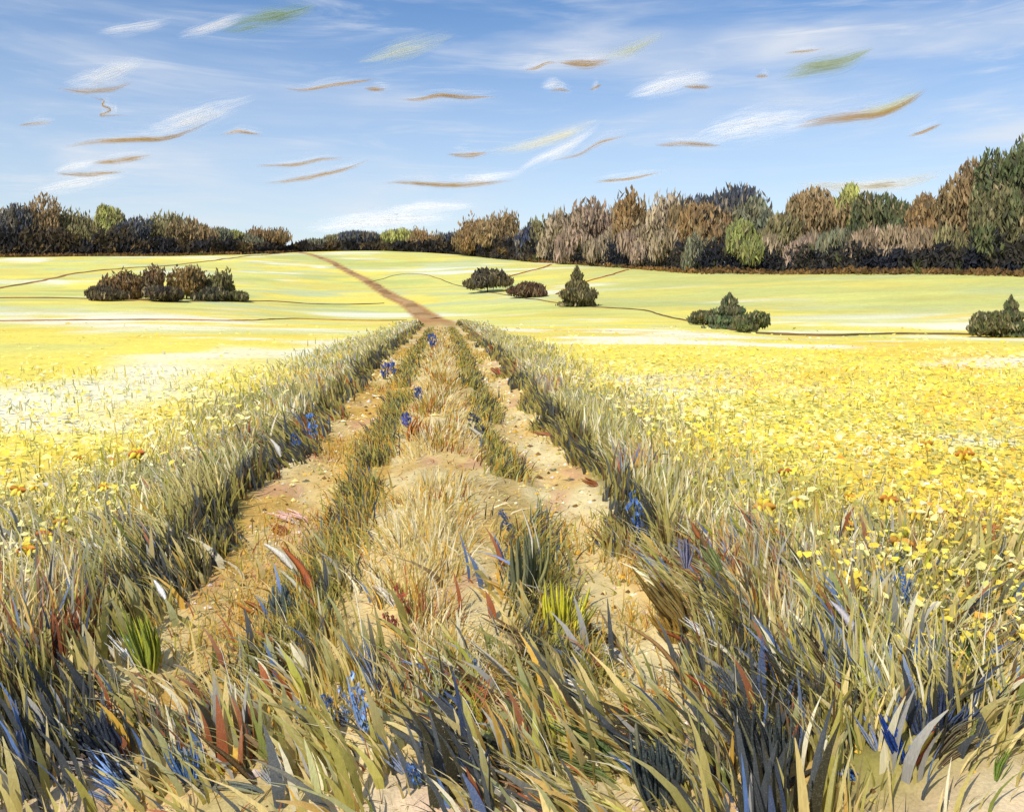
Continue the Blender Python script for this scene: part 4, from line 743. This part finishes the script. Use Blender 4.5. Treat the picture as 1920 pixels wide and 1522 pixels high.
 ('navy_leaf_plant', 'dark navy leaf left of bottom centre', 'plant', [('leaf', [(804, 1402), (788, 1376), (764, 1350)], 22, (54, 60, 76)), ('leaf', [(868, 1484), (858, 1450), (846, 1414)], 34, (60, 72, 102)), ('leaf', [(880, 1478), (890, 1440), (904, 1402)], 24, (88, 96, 116)), ('blade', [(846, 1456), (816, 1414), (786, 1386)], 12, (64, 64, 62))]),
 ('blue_flower', 'short blue flower head at bottom left of centre', 'flower', [('flower_spike', [(786, 1478), (778, 1456), (768, 1432)], 30, (74, 110, 164)), ('leaf', [(760, 1450), (742, 1426), (728, 1410)], 20, (146, 158, 186))]),
 ('rust_leaf_plant', 'pinkish rust leaf lying in the centre foreground', 'plant', [('leaf', [(992, 1334), (950, 1312), (906, 1292)], 22, (178, 122, 88)), ('leaf', [(966, 1314), (936, 1300), (908, 1294)], 12, (150, 84, 60))]),
 ('orange_grass', 'orange brown blade right of centre', 'grass', [('leaf', [(1280, 1330), (1244, 1296), (1200, 1284)], 18, (200, 136, 52)), ('blade', [(1320, 1226), (1276, 1196), (1230, 1178)], 9, RST), ('blade', [(1296, 1290), (1236, 1206), (1166, 1166)], 9, (196, 152, 96))]),
 ('red_grass', 'thin red upright blade beside the slate green leaf', 'grass', [('blade', [(1184, 1370), (1176, 1340), (1168, 1296)], 10, (168, 92, 58)), ('blade', [(1156, 1400), (1146, 1370), (1134, 1344)], 12, (150, 96, 58)), ('blade', [(1178, 1464), (1150, 1440), (1126, 1414)], 10, RED)]),
 ('red_grass', 'curved red blade left of the big dark clump', 'grass', [('blade', [(1352, 1338), (1326, 1292), (1282, 1260)], 12, (182, 98, 58)), ('leaf', [(1350, 1446), (1318, 1426), (1292, 1414)], 16, (196, 92, 58)), ('leaf', [(1372, 1378), (1348, 1356), (1324, 1336)], 30, (226, 206, 182))]),
 ('rust_grass', 'rust upright blade right of the big dark clump', 'grass', [('blade', [(1484, 1420), (1490, 1380), (1508, 1340)], 16, (164, 88, 44)), ('blade', [(1488, 1350), (1494, 1330), (1494, 1312)], 10, (190, 120, 60))]),
 ('white_grass_clump', 'two white blades on the right foreground', 'grass', [('leaf', [(1354, 1196), (1340, 1164), (1326, 1132)], 16, WHT), ('leaf', [(1332, 1206), (1310, 1180), (1280, 1156)], 16, (236, 234, 228)), ('blade', [(1408, 1262), (1362, 1220), (1326, 1196)], 16, (206, 196, 172))]),
 ('brown_seed_stalk', 'dark brown seed head with long stalk on the right', 'grass', [('leaf', [(1556, 1250), (1524, 1210), (1494, 1168)], 20, (84, 66, 44)), ('leaf', [(1580, 1290), (1540, 1230), (1512, 1190)], 24, (130, 112, 72)), ('leaf', [(1636, 1336), (1592, 1246), (1540, 1184)], 22, (112, 110, 88)), ('leaf', [(1476, 1240), (1468, 1210), (1462, 1180)], 16, (110, 126, 160))]),
 ('lilac_grass', 'lilac white blades behind the brown seed head', 'grass', [('blade', [(1632, 1250), (1600, 1170), (1556, 1124)], 22, (190, 184, 190)), ('leaf', [(1684, 1260), (1700, 1230), (1714, 1196)], 16, (226, 220, 206)), ('blade', [(1660, 1300), (1690, 1240), (1718, 1172)], 14, (176, 146, 80))]),
 ('dark_grass', 'dark green black blades on the right bank', 'grass', [('leaf', [(1404, 1170), (1388, 1136), (1366, 1104)], 20, (84, 86, 56)), ('leaf', [(1350, 1070), (1330, 1040), (1318, 1016)], 20, (112, 122, 68)), ('blade', [(1312, 1008), (1304, 994), (1296, 978)], 11, (162, 98, 46)), ('leaf', [(1286, 1066), (1284, 1036), (1282, 1008)], 18, (146, 142, 166))]),
 ('teal_leaf_plant', 'teal green leaf low on the right', 'plant', [('leaf', [(1572, 1332), (1530, 1304), (1490, 1286)], 24, (102, 124, 106)), ('leaf', [(1516, 1318), (1506, 1300), (1496, 1284)], 18, (92, 120, 72))]),
 ('dry_twig', 'dark curved dry twig lying in the left foreground', 'twig', [('twig', [(362, 1294), (372, 1270), (402, 1250), (458, 1240)], 9, (66, 50, 32)), ('twig', [(376, 1290), (410, 1270), (446, 1262)], 8, (84, 68, 36)), ('twig', [(358, 1292), (366, 1276), (376, 1282)], 8, (58, 44, 30))]),
 ('brown_leaf_plant', 'dark brown long stalk crossing the lower left', 'plant', [('blade', [(480, 1472), (430, 1420), (364, 1372)], 12, (96, 74, 44)), ('leaf', [(324, 1404), (302, 1390), (280, 1384)], 14, (84, 68, 38)), ('leaf', [(280, 1396), (252, 1362), (216, 1330)], 18, (148, 142, 60))]),
 ('orange_leaf_plant', 'orange leaf among grass at lower left', 'plant', [('leaf', [(150, 1350), (124, 1342), (96, 1340)], 14, (200, 138, 66)), ('leaf', [(442, 1382), (428, 1364), (414, 1342)], 16, (172, 98, 58))]),
 ('white_feather_grass', 'white feathery blades near the bottom left of centre', 'grass', [('leaf', [(544, 1486), (532, 1446), (512, 1398)], 22, (222, 216, 204)), ('blade', [(520, 1452), (512, 1436), (504, 1418)], 12, WHT), ('leaf', [(508, 1470), (494, 1448), (480, 1432)], 18, (156, 158, 160)), ('leaf', [(640, 1420), (622, 1410), (594, 1398)], 18, (168, 92, 60))]),
 ('teal_leaf_plant', 'teal grey lying leaf at the bottom left', 'plant', [('leaf', [(490, 1486), (450, 1472), (402, 1466)], 26, (98, 106, 98)), ('leaf', [(430, 1480), (380, 1468), (330, 1470)], 22, (112, 108, 88))]),
 ('brown_sweep_leaf_plant', 'broad brown grey leaf sweeping over the bottom left corner', 'plant', [('leaf', [(196, 1440), (130, 1414), (70, 1414)], 28, (100, 84, 72)), ('leaf', [(200, 1462), (150, 1432), (90, 1432)], 26, (170, 160, 152)), ('blade', [(30, 1450), (44, 1432), (70, 1424)], 8, (60, 52, 42))]),
 ('lime_leaf_plant', 'lime green leaf left of the slate blue leaf base', 'plant', [('leaf', [(770, 1262), (742, 1230), (708, 1208)], 24, (150, 146, 58)), ('leaf', [(800, 1310), (770, 1276), (744, 1262)], 32, (112, 112, 66)), ('leaf', [(816, 1320), (806, 1300), (790, 1280)], 20, (94, 100, 74))]),
 ('green_grass', 'green blade at the bottom right corner', 'grass', [('leaf', [(1870, 1464), (1880, 1430), (1900, 1400)], 16, (112, 132, 50)), ('leaf', [(1760, 1440), (1800, 1404), (1856, 1390)], 16, (118, 100, 72)), ('leaf', [(1754, 1420), (1800, 1366), (1850, 1344)], 18, (104, 92, 70))]),
 ('red_leaf_plant', 'red brown leaves low on the right bank by the rut', 'plant', [('leaf', [(1118, 912), (1104, 902), (1088, 896)], 14, (170, 104, 60)), ('leaf', [(1030, 816), (1014, 812), (998, 810)], 12, (178, 96, 60)), ('leaf', [(936, 702), (930, 694), (922, 688)], 12, (170, 96, 64))]),
 ('rust_leaf_plant', 'rust patches of leaf low on the left bank', 'plant', [('leaf', [(370, 1000), (366, 984), (360, 968)], 16, (168, 104, 70)), ('leaf', [(534, 1004), (520, 990), (502, 982)], 18, (186, 118, 66)), ('blade', [(404, 1010), (398, 1000), (392, 990)], 12, (160, 92, 60))]),
 ('pink_flower', 'pale pink flower lying at the edge of the left rut', 'flower', [('leaf', [(576, 978), (550, 966), (522, 958)], 24, (226, 186, 170)), ('leaf', [(560, 984), (540, 970), (524, 966)], 16, (236, 204, 190))]),
]
for name, lab, cat, st in PL: plant(name, lab, cat, st, 'single plants standing out of the grass')
# deep tangled grass across the whole foreground
def foreground(n, y0, y1, Lr, Wr, pal, label, keepf=.0, seed=1, size=.22, corners=0.0):
    Y = R.uniform(y0, y1, n); n = int(n*1.5); Y = R.uniform(y0, y1, n); X = R.uniform(-1.1, 1.1, n)*Y
    d = dtrack(X, Y); ad = np.abs(d); open_ = sstep(3.1, 3.8, Y)*(ad < 1.32)*np.where((ad > .45) & (ad < .8), .75, 1)
    thin = sstep(y0+.45, y0, Y+(fbm(X*2, Y*2, 201)-.5)*.6)
    k = (R.random(n) > open_*.96) & (R.random(n) > thin*.8) & (fbm(X*1.6+seed, Y*1.6, 79+seed) > keepf); X, Y = X[k], Y[k]
    for (rx, ry) in ROOTS:          # a rooted plant keeps its own patch of ground
        k = (np.abs(X-rx) > .10) | (Y-ry > .06) | (Y-ry < -.22) | (R.random(len(X)) < .3); X, Y = X[k], Y[k]
    n = len(X)
    u = cell(X, Y, size, 30+seed); L = R.uniform(*Lr, n)*(.75+.5*u); W = R.uniform(*Wr, n)
    px = CX+X/Y*F; mean = np.interp(px, [0, 500, 1200, 1420, 1650, 1920], [-.55, -.5, -.62, -.28, .1, .5])
    lx = mean+R.normal(0, .12, n)+(cell(X, Y, size, 31+seed)-.5)*.75; ly = R.normal(.12, .18, n)
    c = pick(n, pal, .6*cell(X, Y, size, 32+seed)+.4*fbm(X*1.4+5, Y*1.8, 83+seed)); tip = mixc_(c, PAL['cream'], .32*R.random(n))
    if corners:       # dark bluish clumps of leaf towards the two near corners and right of the middle
        dk = np.clip(np.exp(-((px-150)/150)**2)*sstep(3.6, 3.0, Y)+np.exp(-((px-1430)/80)**2)*sstep(3.7, 3.0, Y)+np.exp(-((px-1760)/80)**2)*sstep(3.7, 3.1, Y)+np.exp(-((px-840)/110)**2)*sstep(3.2, 2.9, Y)+np.exp(-((px-1230)/50)**2)*sstep(3.2, 2.8, Y), 0, 1)
        m = R.random(n) < dk*corners*(cell(X, Y, size, 50+seed) < .7); dc = pick(n, dict(slate=46, dblue=10, dark=26, blue=4, grey=5)); c = np.where(m[:, None], dc, c); tip = np.where(m[:, None], dc, tip)
    grass('foreground_grass', label, X, Y, L, W, np.stack([lx, ly], 1), c, tip)
foreground(11500, 2.4, 5.4, (.08, .26), (.006, .016), dict(olive=20, khaki=26, straw=24, gold=9, sage=8, green=6, cream=10, brown=5, slate=4, rust=4), 'tangled olive and straw grass across the foreground', keepf=.25, corners=.75)
foreground(7400, 2.42, 5.0, (.12, .34), (.014, .044), dict(olive=20, khaki=20, straw=18, gold=9, slate=8, dark=4, sage=12, cream=10, grey=8, rust=9, brown=6, green=7, lime=5, blue=6), 'broad coloured grass blades sweeping through the foreground', seed=7, keepf=.3, size=.28, corners=1.0)
foreground(800, 2.6, 5.2, (.26, .48), (.0022, .004), dict(cream=40, straw=40, white=20), 'long thin cream grass stalks in the foreground', seed=11)
# yellow flowers one can pick out at the near edges of the fields
YF = [ # foot px,row, head px,row, width, colour, second colour, label
 (44, 960, 36, 918, 30, 'yellow flower with a rust back, upper left edge'), (70, 955, 66, 912, 20, 'small yellow flower beside the rust backed one'), (112, 1014, 116, 978, 28, 'yellow flower with a red brown rim on the left'),
 (98, 1040, 90, 1002, 40, 'largest yellow flower on the left'), (56, 1072, 52, 1030, 34, 'yellow flower lowest on the left edge'), (146, 945, 142, 906, 18, 'small gold flower left of the grey grass'), (198, 948, 196, 912, 22, 'yellow flower with brown spot by grey grass'),
 (262, 882, 258, 850, 30, 'gold flower cluster on the left field edge'), (150, 885, 146, 858, 18, 'small orange brown flower on the left field')]
YR = [(1500, 982, 1494, 936, 40, 'yellow flower with orange crown in the middle right'), (1432, 1000, 1430, 952, 46, 'pale yellow flower with orange heart on the right'), (1472, 918, 1470, 884, 26, 'orange flower above the pale hearted one'),
 (1660, 982, 1664, 936, 36, 'lime yellow flower head on a brown stem'), (1720, 1010, 1716, 962, 34, 'yellow flower on a straight stem right of the lime one'), (1690, 1046, 1684, 1016, 48, 'broad yellow flower above the blue spikes'), (1858, 1018, 1852, 990, 40, 'yellow flower with orange top near the right edge'),
 (1812, 880, 1806, 852, 36, 'orange and white flower by the right edge, upper one'), (1836, 898, 1836, 866, 34, 'orange rimmed flower by the right edge, lower one'), (1610, 1120, 1600, 1096, 46, 'yellow flower left of the blue cluster'), (1456, 1030, 1452, 1000, 28, 'gold flower at the top of the right grass'),
 (1740, 860, 1734, 832, 26, 'small orange flower in the right field'), (1864, 1130, 1858, 1106, 28, 'pale yellow flower in the right margin'), (1596, 958, 1590, 930, 24, 'green gold flower left of the stemmed pair'), (1790, 986, 1784, 958, 26, 'yellow flower with brown dash near the right edge')]
for i, (fx, fy, hx, hy, wd, lab) in enumerate(YF+YR):
    plant('yellow_flower', lab, 'flower', [('flower', [(fx, fy+18), ((fx+hx)/2+2, (fy+hy)/2), (hx, hy)], wd, [(246, 226, 92), (238, 212, 74), (232, 220, 96)][i % 3], [(206, 140, 60), (244, 234, 170), (214, 160, 66), (190, 112, 60)][i % 4])], 'yellow flowers at the field edges')
